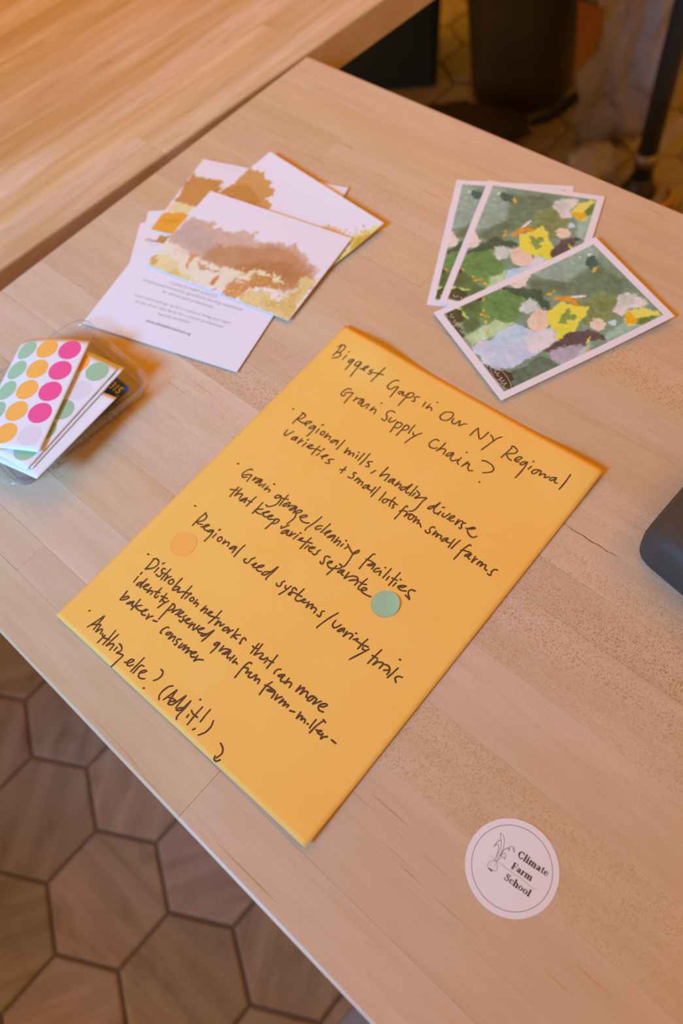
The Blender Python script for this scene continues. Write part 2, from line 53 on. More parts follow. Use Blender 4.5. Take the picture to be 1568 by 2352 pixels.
PAINT=[((140,155,135),0.03,[(0.023,0.411),(0.03,0.044),(0.176,0.051),(0.256,0.19),(0.291,0.306),(0.124,0.393)]),((88,108,82),0.04,[(0.093,0.471),(0.168,0.392),(0.276,0.3),(0.254,0.148),(0.25,0.085),(0.522,0.063),(0.641,0.15),(0.585,0.252),(0.466,0.316),(0.352,0.393),(0.314,0.476),(0.26,0.512)]),((118,126,78),0.04,[(0.474,0.349),(0.494,0.2),(0.608,0.144),(0.777,0.235),(0.744,0.375),(0.672,0.41)]),((84,124,66),0.04,[(0.036,0.728),(0.065,0.61),(0.148,0.544),(0.29,0.545),(0.393,0.648),(0.412,0.753),(0.388,0.821),(0.242,0.81)]),((62,92,52),0.03,[(0.038,0.877),(0.051,0.734),(0.226,0.784),(0.336,0.877),(0.325,0.931)]),((34,52,30),0.015,[(-0.0,0.951),(0.015,0.848),(0.175,0.881),(0.206,0.933),(0.353,0.942),(0.327,0.97)]),((30,72,54),0.012,[(0.03,0.625),(0.089,0.58),(0.115,0.53),(0.194,0.484),(0.243,0.455),(0.3,0.47),(0.383,0.457),(0.454,0.488),(0.393,0.52),(0.358,0.515),(0.262,0.543),(0.143,0.582),(0.08,0.616)]),((26,34,26),0.01,[(0.015,0.794),(0.017,0.715),(0.081,0.745),(0.052,0.793)]),((226,186,166),0.012,[(0.026,0.563),(0.036,0.497),(0.042,0.424),(0.088,0.454),(0.138,0.5),(0.123,0.549)]),((200,190,175),0.03,[(0.271,0.586),(0.268,0.525),(0.344,0.509),(0.421,0.533),(0.404,0.594),(0.325,0.614)]),((180,190,140),0.03,[(0.329,0.947),(0.335,0.857),(0.315,0.752),(0.423,0.699),(0.475,0.789),(0.453,0.895),(0.436,0.955)]),((200,205,190),0.02,[(0.363,0.868),(0.431,0.857),(0.499,0.866),(0.452,0.875)]),((190,186,205),0.012,[(0.459,0.95),(0.471,0.835),(0.432,0.752),(0.436,0.685),(0.569,0.645),(0.618,0.531),(0.728,0.556),(0.754,0.648),(0.787,0.814),(0.758,0.915),(0.656,0.958)]),((182,190,215),0.02,[(0.484,0.84),(0.446,0.748),(0.443,0.688),(0.529,0.647),(0.598,0.696),(0.576,0.782)]),((214,192,188),0.012,[(0.598,0.696),(0.594,0.598),(0.639,0.55),(0.718,0.566),(0.754,0.648),(0.744,0.71),(0.678,0.711)]),((206,180,180),0.01,[(0.463,0.947),(0.433,0.896),(0.485,0.85),(0.508,0.917)]),((78,98,78),0.012,[(0.814,0.863),(0.824,0.792),(0.788,0.692),(0.832,0.664),(0.958,0.635),(0.948,0.949),(0.885,0.902)]),((34,46,30),0.008,[(0.659,0.954),(0.758,0.915),(0.827,0.868),(0.939,0.911),(0.948,0.949),(0.837,0.956)]),((232,184,158),0.006,[(0.467,0.631),(0.41,0.587),(0.394,0.53),(0.448,0.505),(0.527,0.525),(0.592,0.558),(0.601,0.611),(0.563,0.642),(0.512,0.645)]),((232,184,158),0.006,[(0.717,0.362),(0.696,0.333),(0.717,0.304),(0.78,0.294),(0.823,0.32),(0.815,0.359),(0.767,0.38)]),((186,196,214),0.008,[(0.77,0.285),(0.781,0.256),(0.827,0.264),(0.825,0.297)]),((228,205,66),0.008,[(0.465,0.507),(0.43,0.438),(0.421,0.395),(0.483,0.383),(0.578,0.313),(0.633,0.348),(0.672,0.41),(0.731,0.461),(0.709,0.494),(0.766,0.525),(0.718,0.566),(0.628,0.54),(0.562,0.55)]),((124,138,64),0.008,[(0.519,0.438),(0.504,0.402),(0.559,0.407),(0.611,0.382),(0.64,0.424),(0.601,0.445),(0.635,0.471),(0.586,0.502)]),((224,128,24),0.006,[(0.361,0.437),(0.369,0.401),(0.399,0.365),(0.451,0.348),(0.497,0.335),(0.539,0.344),(0.513,0.367),(0.482,0.362),(0.414,0.391)]),((222,148,30),0.006,[(0.285,0.404),(0.293,0.387),(0.313,0.391),(0.31,0.405)]),((222,148,30),0.006,[(0.291,0.436),(0.307,0.408),(0.332,0.419),(0.315,0.437)]),((236,226,230),0.006,[(0.409,0.35),(0.464,0.275),(0.478,0.292),(0.443,0.335)]),((80,62,66),0.012,[(0.748,0.646),(0.738,0.565),(0.722,0.5),(0.746,0.444),(0.755,0.399),(0.828,0.375),(0.902,0.357),(0.94,0.37),(0.887,0.403),(0.853,0.44),(0.897,0.512),(0.823,0.584),(0.818,0.629)]),((170,150,158),0.02,[(0.8,0.649),(0.81,0.568),(0.87,0.472),(0.929,0.498),(0.957,0.587),(0.958,0.635),(0.845,0.65)]),((180,182,170),0.02,[(0.944,0.581),(0.89,0.48),(0.895,0.435),(0.953,0.472),(0.955,0.529)]),((205,195,60),0.006,[(0.833,0.431),(0.842,0.411),(0.875,0.436),(0.867,0.455)]),((222,130,60),0.004,[(0.905,0.473),(0.914,0.458),(0.94,0.466),(0.93,0.48)]),((150,166,144),0.02,[(0.892,0.357),(0.852,0.319),(0.849,0.22),(0.936,0.147),(0.947,0.277),(0.943,0.372)]),((214,188,176),0.02,[(0.608,0.144),(0.626,0.093),(0.644,0.062),(0.737,0.048),(0.803,0.042),(0.798,0.088),(0.755,0.156),(0.783,0.208),(0.718,0.236),(0.659,0.174)]),((196,178,168),0.02,[(0.614,0.137),(0.671,0.056),(0.754,0.135),(0.703,0.19)]),((224,200,80),0.01,[(0.769,0.182),(0.786,0.102),(0.869,0.055),(0.926,0.034),(0.902,0.101),(0.878,0.147),(0.924,0.18),(0.862,0.227)]),((92,116,40),0.012,[(0.885,0.141),(0.927,0.074),(0.954,0.107),(0.924,0.17)]),((236,150,24),0.008,[(0.779,0.192),(0.794,0.155),(0.846,0.161),(0.895,0.15),(0.899,0.187),(0.868,0.23),(0.825,0.204)]),((28,86,80),0.006,[(0.167,0.138),(0.14,0.111),(0.164,0.086),(0.226,0.089),(0.272,0.118),(0.293,0.151),(0.24,0.152),(0.208,0.152)]),((226,160,60),0.004,[(0.297,0.158),(0.271,0.126),(0.28,0.109),(0.31,0.144)]),((222,225,222),0.004,[(0.122,0.102),(0.131,0.086),(0.151,0.095),(0.142,0.109)]),((225,225,215),0.003,[(0.101,0.151),(0.105,0.143),(0.121,0.152),(0.113,0.157)]),((224,150,30),0.004,[(0.02,0.723),(0.029,0.713),(0.05,0.721),(0.042,0.73)]),((224,150,30),0.004,[(0.061,0.728),(0.083,0.722),(0.102,0.734),(0.088,0.738)]),((224,150,30),0.004,[(0.164,0.775),(0.185,0.76),(0.2,0.774),(0.188,0.782)]),((224,150,30),0.004,[(0.193,0.798),(0.203,0.783),(0.228,0.793),(0.216,0.806)]),((224,150,30),0.004,[(0.238,0.789),(0.241,0.779),(0.274,0.792),(0.263,0.799)]),((224,150,30),0.004,[(0.255,0.77),(0.27,0.763),(0.281,0.771),(0.268,0.778)]),((224,150,30),0.004,[(0.285,0.806),(0.301,0.793),(0.324,0.806),(0.315,0.816)]),((224,150,30),0.004,[(0.366,0.823),(0.377,0.812),(0.423,0.835),(0.421,0.843)]),((176,190,90),0.008,[(0.014,0.877),(0.055,0.859),(0.089,0.877),(0.061,0.886)]),((176,190,100),0.01,[(0.1,0.876),(0.17,0.855),(0.203,0.873),(0.143,0.884)])]
PH1=[((198,160,150),0.02,[(0.011,0.342),(0.096,0.364),(0.15,0.348),(0.186,0.295),(0.24,0.375),(0.3,0.363),(0.359,0.361),(0.388,0.294),(0.435,0.31),(0.478,0.272),(0.524,0.354),(0.591,0.308),(0.699,0.291),(0.721,0.276),(0.723,0.237),(0.768,0.298),(0.836,0.325),(0.905,0.402),(0.929,0.35),(0.979,0.491),(0.99,0.604),(0.907,0.731),(0.55,0.771),(0.276,0.816),(0.034,0.741),(-0.001,0.632)]),((186,154,150),0.04,[(0.01,0.643),(0.012,0.429),(0.075,0.407),(0.18,0.453),(0.303,0.54),(0.291,0.641),(0.215,0.692),(0.035,0.683)]),((180,128,98),0.04,[(0.287,0.736),(0.31,0.554),(0.422,0.496),(0.609,0.37),(0.738,0.337),(0.908,0.453),(0.961,0.556),(0.927,0.648),(0.867,0.742),(0.695,0.775),(0.494,0.774),(0.358,0.778)]),((170,112,74),0.04,[(0.5,0.663),(0.634,0.534),(0.792,0.462),(0.895,0.532),(0.927,0.648),(0.867,0.742),(0.695,0.775),(0.594,0.741)]),((232,206,190),0.02,[(0.004,0.704),(0.104,0.675),(0.271,0.765),(0.396,0.734),(0.559,0.747),(0.617,0.707),(0.659,0.8),(0.581,0.959),(0.505,0.961),(0.262,0.989),(0.011,0.98),(-0.001,0.877)]),((222,192,178),0.02,[(0.064,0.739),(0.155,0.715),(0.183,0.77),(0.107,0.803)]),((186,136,112),0.01,[(0.281,0.785),(0.422,0.788),(0.46,0.807),(0.353,0.809),(0.295,0.813)]),((225,196,150),0.02,[(0.015,0.987),(0.029,0.875),(0.069,0.811),(0.171,0.889),(0.228,0.922),(0.364,0.953),(0.455,0.978),(0.268,1.002)]),((200,160,100),0.015,[(0.003,0.985),(0.006,0.91),(0.037,0.87),(0.057,0.967)]),((206,180,120),0.02,[(0.145,0.979),(0.191,0.929),(0.255,0.975),(0.21,1.006)]),((228,204,170),0.02,[(0.594,0.741),(0.623,0.658),(0.677,0.63),(0.738,0.641),(0.813,0.641),(0.851,0.684),(0.762,0.694),(0.666,0.69),(0.624,0.764)]),((190,128,76),0.012,[(0.646,0.792),(0.636,0.729),(0.674,0.685),(0.739,0.684),(0.797,0.688),(0.851,0.684),(0.888,0.718),(0.792,0.76),(0.714,0.797),(0.698,0.843)]),((216,184,134),0.015,[(0.648,0.981),(0.655,0.873),(0.726,0.823),(0.792,0.76),(0.906,0.749),(0.9,0.65),(0.888,0.537),(0.996,0.532),(1.001,1.006)]),((206,170,110),0.02,[(0.762,0.901),(0.832,0.852),(0.919,0.841),(0.937,0.693),(0.944,0.602),(0.976,0.784),(0.993,0.987),(0.916,0.96)]),((226,204,206),0.006,[(0.724,0.828),(0.764,0.762),(0.906,0.769),(0.874,0.842),(0.832,0.852),(0.801,0.822)]),((200,134,88),0.008,[(0.551,0.998),(0.538,0.868),(0.556,0.784),(0.595,0.784),(0.646,0.792),(0.663,0.85),(0.648,0.981),(0.599,0.998)]),((216,190,190),0.006,[(0.568,0.829),(0.598,0.791),(0.624,0.825),(0.587,0.851)]),((196,128,80),0.006,[(0.453,0.965),(0.443,0.863),(0.466,0.838),(0.48,0.89),(0.473,0.956)]),((196,128,80),0.006,[(0.479,0.988),(0.503,0.958),(0.518,0.969),(0.501,0.994)]),((204,140,96),0.006,[(0.23,0.885),(0.218,0.801),(0.21,0.733),(0.252,0.705),(0.256,0.775),(0.24,0.823),(0.255,0.885)]),((200,150,130),0.01,[(0.71,0.283),(0.72,0.23),(0.746,0.259),(0.767,0.317)])]
PH2=[((196,138,84),0.008,[(0.005,0.627),(0.008,0.394),(-0.002,0.26),(0.071,0.232),(0.142,0.262),(0.218,0.241),(0.223,0.306),(0.266,0.282),(0.302,0.35),(0.272,0.429),(0.357,0.421),(0.383,0.513),(0.305,0.568),(0.181,0.609),(0.056,0.65)]),((184,122,62),0.02,[(0.015,0.62),(0.039,0.471),(0.115,0.408),(0.243,0.451),(0.283,0.54),(0.178,0.585),(0.06,0.616)]),((238,190,140),0.01,[(-0.017,0.659),(0.038,0.629),(0.122,0.653),(0.051,0.683)]),((214,164,118),0.01,[(0.732,0.376),(0.754,0.309),(0.808,0.268),(0.883,0.278),(0.943,0.306),(0.857,0.337)]),((220,200,120),0.02,[(0.926,0.301),(0.953,0.165),(0.985,0.074),(1.011,0.016),(1.029,0.275),(1.021,0.644),(0.959,0.463)]),((196,160,60),0.01,[(0.941,0.283),(0.972,0.193),(0.991,0.143),(1.014,0.293),(1.009,0.4)])]
PH3=[((188,128,72),0.008,[(0.0,0.203),(0.043,0.269),(0.086,0.227),(0.128,0.245),(0.197,0.24),(0.227,0.227),(0.228,0.297),(0.33,0.323),(0.202,0.606),(0.006,0.611)]),((244,196,150),0.01,[(0.006,0.611),(0.153,0.627),(0.171,0.709),(0.025,0.75)]),((224,150,50),0.01,[(-0.009,0.754),(0.171,0.709),(0.182,0.859),(0.161,1.043),(-0.008,1.009)]),((206,138,30),0.02,[(0.025,0.84),(0.141,0.811),(0.136,0.858),(0.053,0.883)])]
PH6=[((170,140,130),0.004,[(0.056,0.213),(0.13,0.241),(0.174,0.277),(0.112,0.26),(0.059,0.234)]),((176,128,60),0.006,[(0.141,0.17),(0.21,0.198),(0.197,0.3),(0.131,0.252)])]
CTEXT=[('CLIMATE FARM SCHOOL',48.59,35.11,97.08,36.01),('A farm-based immersive agricultural learning experience',23.07,40.1,124.0,41.35),('for diverse adult professionals.',47.18,46.0,99.56,46.97),('Learn more and sign up for a course,or bring your team',26.07,57.54,121.76,57.68),('to one of our host farms for a custom professional',30.39,63.32,117.7,63.11),('learning workshop:',57.82,69.22,89.08,68.1),('www.climatefarmschool.org',51.88,78.92,96.32,79.22)]
ART=[(0.22,[(-14.75,10.16),(-12.44,9.62),(-10.78,8.14),(-9.41,5.46),(-8.36,1.08),(-8.26,-2.65),(-8.88,-3.43)]),(0.22,[(-14.75,10.16),(-13.54,8.17),(-11.86,6.72),(-10.36,4.14),(-9.38,0.19),(-9.13,-3.41)]),(0.3,[(-13.33,2.05),(-13.45,5.09),(-12.53,7.11)]),(0.22,[(-13.33,2.05),(-12.99,3.8),(-11.95,4.22),(-10.4,1.71),(-9.54,-0.9)]),(0.3,[(-7.94,0.49),(-8.33,3.98),(-7.52,6.14),(-6.39,6.88)]),(0.25,[(-7.33,6.54),(-6.44,5.63),(-5.85,6.14),(-6.75,7.05),(-6.59,8.15),(-5.36,8.74),(-4.17,8.08),(-3.33,6.9)]),(0.22,[(-5.36,8.74),(-4.4,7.4),(-3.33,6.9)]),(0.22,[(-7.87,0.07),(-7.56,2.26),(-6.64,3.29),(-5.6,2.05),(-5.22,0.48)]),(0.22,[(-5.22,0.48),(-6.41,1.34),(-7.34,-0.66),(-7.94,-3.09)]),(0.2,[(-8.88,-3.43),(-10.37,-4.97),(-10.62,-7.09),(-9.46,-8.45),(-7.81,-8.43),(-5.76,-7.34),(-5.36,-5.82),(-6.33,-4.3),(-8.23,-3.34)]),(0.12,[(-9.15,-5.33),(-9.45,-6.54),(-8.66,-7.28)]),(0.12,[(-7.98,-4.32),(-7.06,-4.93),(-7.18,-6.7)]),(0.7,[(-8.96,-8.48),(-7.71,-8.57),(-7.1,-8.75)]),(0.5,[(-7.98,-8.2),(-6.92,-8.02)]),(0.12,[(-12.71,-3.09),(-11.11,-2.99),(-9.2,-2.99)]),(0.14,[(-7.94,-3.09),(-6.35,-2.65),(-4.16,-2.4),(-1.67,-2.59),(0.19,-1.91),(2.66,-2.09),(4.99,-1.45),(7.63,-1.25),(9.96,-1.29),(12.29,-1.33),(14.3,-0.95),(15.93,-0.67)])]
WORDS=[('Climate',(-1.24,6.23),(16.58,8.23),(-1.85,9.72)),('Farm',(-0.32,-0.56),(11.59,0.97),(-0.9,2.72)),('School',(-0.01,-7.47),(15.12,-5.87),(-0.57,-4.12))]
STC=[609.09,-490.15]

# ---------------------------------------------------------------- helpers
def s2l(c):
    return tuple((v / 255 / 12.92) if v / 255 <= 0.04045 else ((v / 255 + 0.055) / 1.055) ** 2.4 for v in c[:3]) + (1,)
def mesh_obj(name, verts, faces, mat=None, parent=None, smooth=False):
    me = bpy.data.meshes.new(name); me.from_pydata([tuple(v) for v in verts], [], faces)
    if mat: me.materials.append(mat)
    if smooth: me.polygons.foreach_set('use_smooth', [True] * len(me.polygons))
    me.update()
    o = bpy.data.objects.new(name, me); COL.objects.link(o)
    if parent: o.parent = parent
    return o
def empty(name, loc=(0, 0, 0), rot=0.0):
    o = bpy.data.objects.new(name, None); COL.objects.link(o); o.location = loc; o.rotation_euler = (0, 0, rot)
    o.empty_display_size = 0.02
    return o
def tag(o, label, cat, group=None):
    o['label'] = label; o['category'] = cat
    if group: o['group'] = group
    return o
def box(bm, x0, x1, y0, y1, z0, z1):
    v = [bm.verts.new(p) for p in ((x0,y0,z0),(x1,y0,z0),(x1,y1,z0),(x0,y1,z0),(x0,y0,z1),(x1,y0,z1),(x1,y1,z1),(x0,y1,z1))]
    for f in ((0,3,2,1),(4,5,6,7),(0,1,5,4),(1,2,6,5),(2,3,7,6),(3,0,4,7)): bm.faces.new([v[i] for i in f])
def bm_obj(name, bm, mat, parent=None, smooth=False):
    me = bpy.data.meshes.new(name); bm.to_mesh(me); bm.free(); me.materials.append(mat)
    if smooth: me.polygons.foreach_set('use_smooth', [True] * len(me.polygons))
    o = bpy.data.objects.new(name, me); COL.objects.link(o)
    if parent: o.parent = parent
    return o
def rounded(w, h, r, n=6, cx=0, cy=0):
    pts = []
    for k, (x, y) in enumerate(((w/2-r, h/2-r), (-w/2+r, h/2-r), (-w/2+r, -h/2+r), (w/2-r, -h/2+r))):
        for i in range(n + 1):
            a = math.pi/2 * (k + i / n); pts.append((cx + x + r*math.cos(a), cy + y + r*math.sin(a)))
    return pts
def loft(rings, cap0=True, cap1=True):
    n = len(rings[0]); V = [p for r in rings for p in r]; F = []
    for k in range(len(rings) - 1):
        for i in range(n):
            j = (i + 1) % n; F.append((k*n+i, k*n+j, (k+1)*n+j, (k+1)*n+i))
    if cap0: F.append(tuple(range(n))[::-1])
    if cap1: F.append(tuple((len(rings)-1)*n + i for i in range(n)))
    return V, F
def disc(r, z0, z1, n=40, cx=0, cy=0, wob=0):
    ring = lambda z: [(cx + (r + wob*math.sin(3*k/n*6.28+1))*math.cos(2*math.pi*k/n), cy + r*math.sin(2*math.pi*k/n), z) for k in range(n)]
    return loft([ring(z0), ring(z1)])
def tube(pts, rads, n=12):
    rings = []
    for i, p in enumerate(pts):
        p = Vector(p); a = Vector(pts[max(i-1, 0)]); b = Vector(pts[min(i+1, len(pts)-1)]); t = (b - a).normalized()
        u = t.cross(Vector((0, 0, 1)) if abs(t.z) < .9 else Vector((1, 0, 0))).normalized(); w = t.cross(u)
        rings.append([tuple(p + rads[i]*(math.cos(2*math.pi*k/n)*u + math.sin(2*math.pi*k/n)*w)) for k in range(n)])
    return loft(rings)

# ---------------------------------------------------------------- materials
class N:
    def __init__(s, name):
        s.m = bpy.data.materials.new(name); s.m.use_nodes = True; s.t = s.m.node_tree
        s.b = s.t.nodes['Principled BSDF']; s.out = s.t.nodes['Material Output']
    def n(s, typ, ins=None, **kw):
        nd = s.t.nodes.new(typ)
        for k, v in kw.items(): setattr(nd, k, v)
        for k, v in (ins or {}).items(): s.set(nd.inputs[k], v)
        return nd
    def set(s, sock, v):
        if isinstance(v, bpy.types.NodeSocket): s.t.links.new(v, sock)
        elif isinstance(v, bpy.types.Node): s.t.links.new(v.outputs[0], sock)
        else: sock.default_value = v
    def p(s, **kw):
        for k, v in kw.items(): s.set(s.b.inputs[k.replace('_', ' ')], v)
        return s.m
    def noise(s, vec, scale, detail=4, rough=.55, dist=0.0):
        return s.n('ShaderNodeTexNoise', {'Vector': vec, 'Scale': scale, 'Detail': detail, 'Roughness': rough, 'Distortion': dist})
    def maps(s, vec, sc, loc=(0, 0, 0), rot=(0, 0, 0)):
        return s.n('ShaderNodeMapping', {'Vector': vec, 'Scale': sc, 'Location': loc, 'Rotation': rot})
    def ramp(s, fac, stops):
        r = s.n('ShaderNodeValToRGB', {'Fac': fac}); e = r.color_ramp.elements
        while len(e) < len(stops): e.new(.5)
        for i, (p, c) in enumerate(stops):
            e[i].position = p; e[i].color = c if not isinstance(c, (int, float)) else (c, c, c, 1)
        return r
    def mix(s, fac, a, b, mode='MIX'):
        m = s.n('ShaderNodeMix', data_type='RGBA', blend_type=mode)
        s.set(m.inputs[0], fac); s.set(m.inputs[6], a); s.set(m.inputs[7], b); return m.outputs[2]
    def math(s, op, a, b=0.0):
        m = s.n('ShaderNodeMath', operation=op); s.set(m.inputs[0], a); s.set(m.inputs[1], b); return m.outputs[0]
    def bump(s, h, strength, dist):
        b = s.n('ShaderNodeBump', {'Height': h, 'Strength': strength, 'Distance': dist}); s.set(s.b.inputs['Normal'], b.outputs[0])

def wood(name, base, dark, fleckc, rough=.42, streak=.5, figure=1.0):
    """butcher-block stave: grain runs along local X; object colour tints it, its alpha is how flecked the stave is"""
    g = N(name)
    tc = g.n('ShaderNodeTexCoord'); oi = g.n('ShaderNodeObjectInfo')
    off = g.n('ShaderNodeVectorMath', {0: tc.outputs['Object'], 1: g.n('ShaderNodeCombineXYZ', {'X': g.math('MULTIPLY', oi.outputs['Random'], 13.0), 'Y': g.math('MULTIPLY', oi.outputs['Random'], 7.0), 'Z': g.math('MULTIPLY', oi.outputs['Random'], 3.0)}).outputs[0]}, operation='ADD')
    v = off.outputs[0]
    broad = g.noise(g.maps(v, (3.2, 26, 10)), 1.0, 5, .6, .6)
    med = g.noise(g.maps(v, (9, 130, 30)), 1.0, 4, .6, .3)
    fine = g.noise(g.maps(v, (55, 1100, 200)), 1.0, 3, .6)
    cloud = g.noise(g.maps(v, (9, 12, 9)), 1.0, 2, .5)
    f1 = g.ramp(broad.outputs[0], [(.36, 0), (.64, 1)])
    col = g.mix(g.math('MULTIPLY', f1.outputs[0], streak), base, dark)
    f2 = g.ramp(med.outputs[0], [(.46, 0), (.72, 1)])
    col = g.mix(g.math('MULTIPLY', f2.outputs[0], .38 * figure), col, dark)
    f3 = g.ramp(fine.outputs[0], [(.46, 0), (.68, 1)])
    col = g.mix(g.math('MULTIPLY', f3.outputs[0], .26), col, dark)
    col = g.mix(g.ramp(cloud.outputs[0], [(.35, 0), (.75, .22)]).outputs[0], col, dark)
    # medullary flecks: tiny short dashes in bands
    fl = g.noise(g.maps(v, (1150, 820, 300)), 1.0, 1.0, .5)
    band = g.noise(g.maps(v, (5, 55, 10)), 1.0, 2, .5)
    bandf = g.math('MULTIPLY', g.ramp(band.outputs[0], [(.34, .3), (.60, 1)]).outputs[0], oi.outputs['Alpha'])
    flf = g.math('MULTIPLY', g.ramp(fl.outputs[0], [(.53, 0), (.63, .85)]).outputs[0], bandf)
    col = g.mix(flf, col, fleckc)
    # rare dark mineral streaks
    ms = g.noise(g.maps(v, (16, 420, 30)), 1.0, 2, .5); mg = g.noise(g.maps(v, (5, 18, 5)), 1.0, 1, .5)
    msf = g.math('MULTIPLY', g.ramp(ms.outputs[0], [(.66, 0), (.74, .8)]).outputs[0], g.ramp(mg.outputs[0], [(.52, 0), (.62, 1)]).outputs[0])
    col = g.mix(msf, col, fleckc)
    col = g.mix(1.0, col, oi.outputs['Color'], 'MULTIPLY')
    g.p(Base_Color=col, Roughness=rough)
    g.bump(fine.outputs[0], .12, .0004)
    return g.m

maple = wood('pale_maple', (.72, .57, .385, 1), (.56, .405, .22, 1), (.50, .27, .085, 1), .42, .5)
amber = wood('amber_varnished_maple', (.82, .67, .45, 1), (.56, .34, .11, 1), (.30, .13, .03, 1), .36, .85, 1.4)

def paper(name, col, rough=.6, mott=0.0, mcol=None, mscale=40, bump=.15, fibre=900, spec=.4):
    g = N(name); tc = g.n('ShaderNodeTexCoord'); v = tc.outputs['Object']
    c = col
    if mott:
        a = g.noise(v, mscale, 4, .6); c = g.mix(g.math('MULTIPLY', g.ramp(a.outputs[0], [(.35, 0), (.72, 1)]).outputs[0], mott), col, mcol)
        b = g.noise(v, mscale*22, 3, .6); c = g.mix(g.math('MULTIPLY', g.ramp(b.outputs[0], [(.4, 0), (.7, 1)]).outputs[0], mott*.5), c, mcol)
    f = g.noise(v, fibre, 3, .6)
    g.p(Base_Color=c, Roughness=rough); g.b.inputs['Specular IOR Level'].default_value = spec
    if bump: g.bump(f.outputs[0], bump, .0003)
    return g.m
white = paper('white_card', (.85, .85, .85, 1), .5, bump=.05)
kraft = paper('golden_kraft_paper', (.98, .60, .125, 1), .66, .5, (.98, .53, .07, 1), 22, .16, 1500)
kraft_edge = paper('kraft_cut_edge', (.95, .88, .80, 1), .7)
def ink_mat(name, c, rough=.5):
    g = N(name); tc = g.n('ShaderNodeTexCoord'); a = g.noise(tc.outputs['Object'], 1400, 2, .5)
    return g.p(Base_Color=g.mix(a.outputs[0], c, tuple(x*1.25 for x in c[:3]) + (1,)), Roughness=rough)
marker = ink_mat('brown_black_marker_ink', (.11, .048, .015, 1), .6)
grey_ink = ink_mat('pale_grey_print', (.36, .32, .33, 1)); dark_ink = ink_mat('dark_grey_print', (.16, .13, .12, 1))
olive_ink = ink_mat('dark_olive_print', (.055, .047, .014, 1)); olive_thin = ink_mat('thin_olive_line_print', (.12, .10, .05, 1))
def vcol_mat(name, rough=.45):
    g = N(name); a = g.n('ShaderNodeAttribute', attribute_name='print'); tc = g.n('ShaderNodeTexCoord')
    f = g.noise(tc.outputs['Object'], 700, 2, .5)
    return g.p(Base_Color=g.mix(g.math('MULTIPLY', f.outputs[0], .08), a.outputs['Color'], (.3, .3, .28, 1)), Roughness=rough)
printed = vcol_mat('printed_picture', .42)
dotm = {k: paper(k + '_sticker_paper', c, .55, .12, tuple(x*.85 for x in c[:3]) + (1,), 60, .05) for k, c in
        dict(green=(.37, .60, .34, 1), orange=(1.0, .50, .09, 1), pink=(.95, .10, .30, 1)).items()}
def plain(name, c, rough=.5, metallic=0.0, nscale=30, amt=.2, bump=.1, bd=.001, bsc=200):
    g = N(name); tc = g.n('ShaderNodeTexCoord'); a = g.noise(tc.outputs['Object'], nscale, 4, .6)
    g.p(Base_Color=g.mix(g.math('MULTIPLY', a.outputs[0], amt), c, tuple(x*.45 for x in c[:3]) + (1,)), Roughness=rough, Metallic=metallic)
    if bump: g.bump(g.noise(tc.outputs['Object'], bsc, 3, .6).outputs[0], bump, bd)
    return g.m
def clear(name, tint, gloss=.16, film=.1, filmc=(.7, .7, .72, 1), rough=.12, bump=0.0):
    """thin clear plastic: mostly transparent sheet with a little haze and reflection"""
    g = N(name); t = g.t; t.nodes.remove(g.b)
    tr = g.n('ShaderNodeBsdfTransparent', {'Color': tint}); gl = g.n('ShaderNodeBsdfGlossy', {'Roughness': rough}); di = g.n('ShaderNodeBsdfDiffuse', {'Color': filmc})
    lw = g.n('ShaderNodeLayerWeight', {'Blend': .5}); fr = g.n('ShaderNodeMath', operation='POWER'); g.set(fr.inputs[0], lw.outputs['Facing']); fr.inputs[1].default_value = 4.0
    if bump:
        tc = g.n('ShaderNodeTexCoord'); b = g.n('ShaderNodeBump', {'Height': g.noise(tc.outputs['Object'], 22, 4, .6).outputs[0], 'Strength': bump, 'Distance': .01})
        t.links.new(b.outputs[0], gl.inputs['Normal']); t.links.new(b.outputs[0], lw.inputs['Normal']); t.links.new(b.outputs[0], di.inputs['Normal'])
    m1 = g.n('ShaderNodeMixShader', {0: film, 1: tr.outputs[0], 2: di.outputs[0]})
    m2 = g.n('ShaderNodeMixShader', {0: g.math('ADD', fr.outputs[0], gloss), 1: m1.outputs[0], 2: gl.outputs[0]})
    t.links.new(m2.outputs[0], g.out.inputs[0]); return g.m

# ---------------------------------------------------------------- floor of hexagonal wood-look tiles
HR, HP = 0.097, 0.168
tile_g = N('wood_look_porcelain'); tc = tile_g.n('ShaderNodeTexCoord'); oi = tile_g.n('ShaderNodeObjectInfo')
v = tile_g.n('ShaderNodeVectorMath', {0: tc.outputs['Object'], 1: tile_g.n('ShaderNodeCombineXYZ', {'X': tile_g.math('MULTIPLY', oi.outputs['Random'], 9.0), 'Y': tile_g.math('MULTIPLY', oi.outputs['Random'], 5.0)}).outputs[0]}, operation='ADD').outputs[0]
a = tile_g.noise(tile_g.maps(v, (5, 38, 5)), 1.0, 5, .62, .5); b2 = tile_g.noise(tile_g.maps(v, (14, 20, 5)), 1.0, 3, .6)
c = tile_g.mix(tile_g.ramp(a.outputs[0], [(.32, 0), (.7, 1)]).outputs[0], (.52, .44, .37, 1), (.34, .27, .21, 1))
c = tile_g.mix(tile_g.ramp(b2.outputs[0], [(.55, 0), (.8, .6)]).outputs[0], c, (.20, .13, .065, 1))
c = tile_g.mix(1.0, c, oi.outputs['Color'], 'MULTIPLY')
tile_g.p(Base_Color=c, Roughness=.42); tile_g.bump(a.outputs[0], .2, .0008); tile_m = tile_g.m
grout_m = plain('dark_grout', (.24, .20, .17, 1), .85, bump=.3)
floor = mesh_obj('floor', [(-2.6, -2.4, -.004), (2.6, -2.4, -.004), (2.6, 3.0, -.004), (-2.6, 3.0, -.004)], [(0, 1, 2, 3)], grout_m)
floor['kind'] = 'structure'
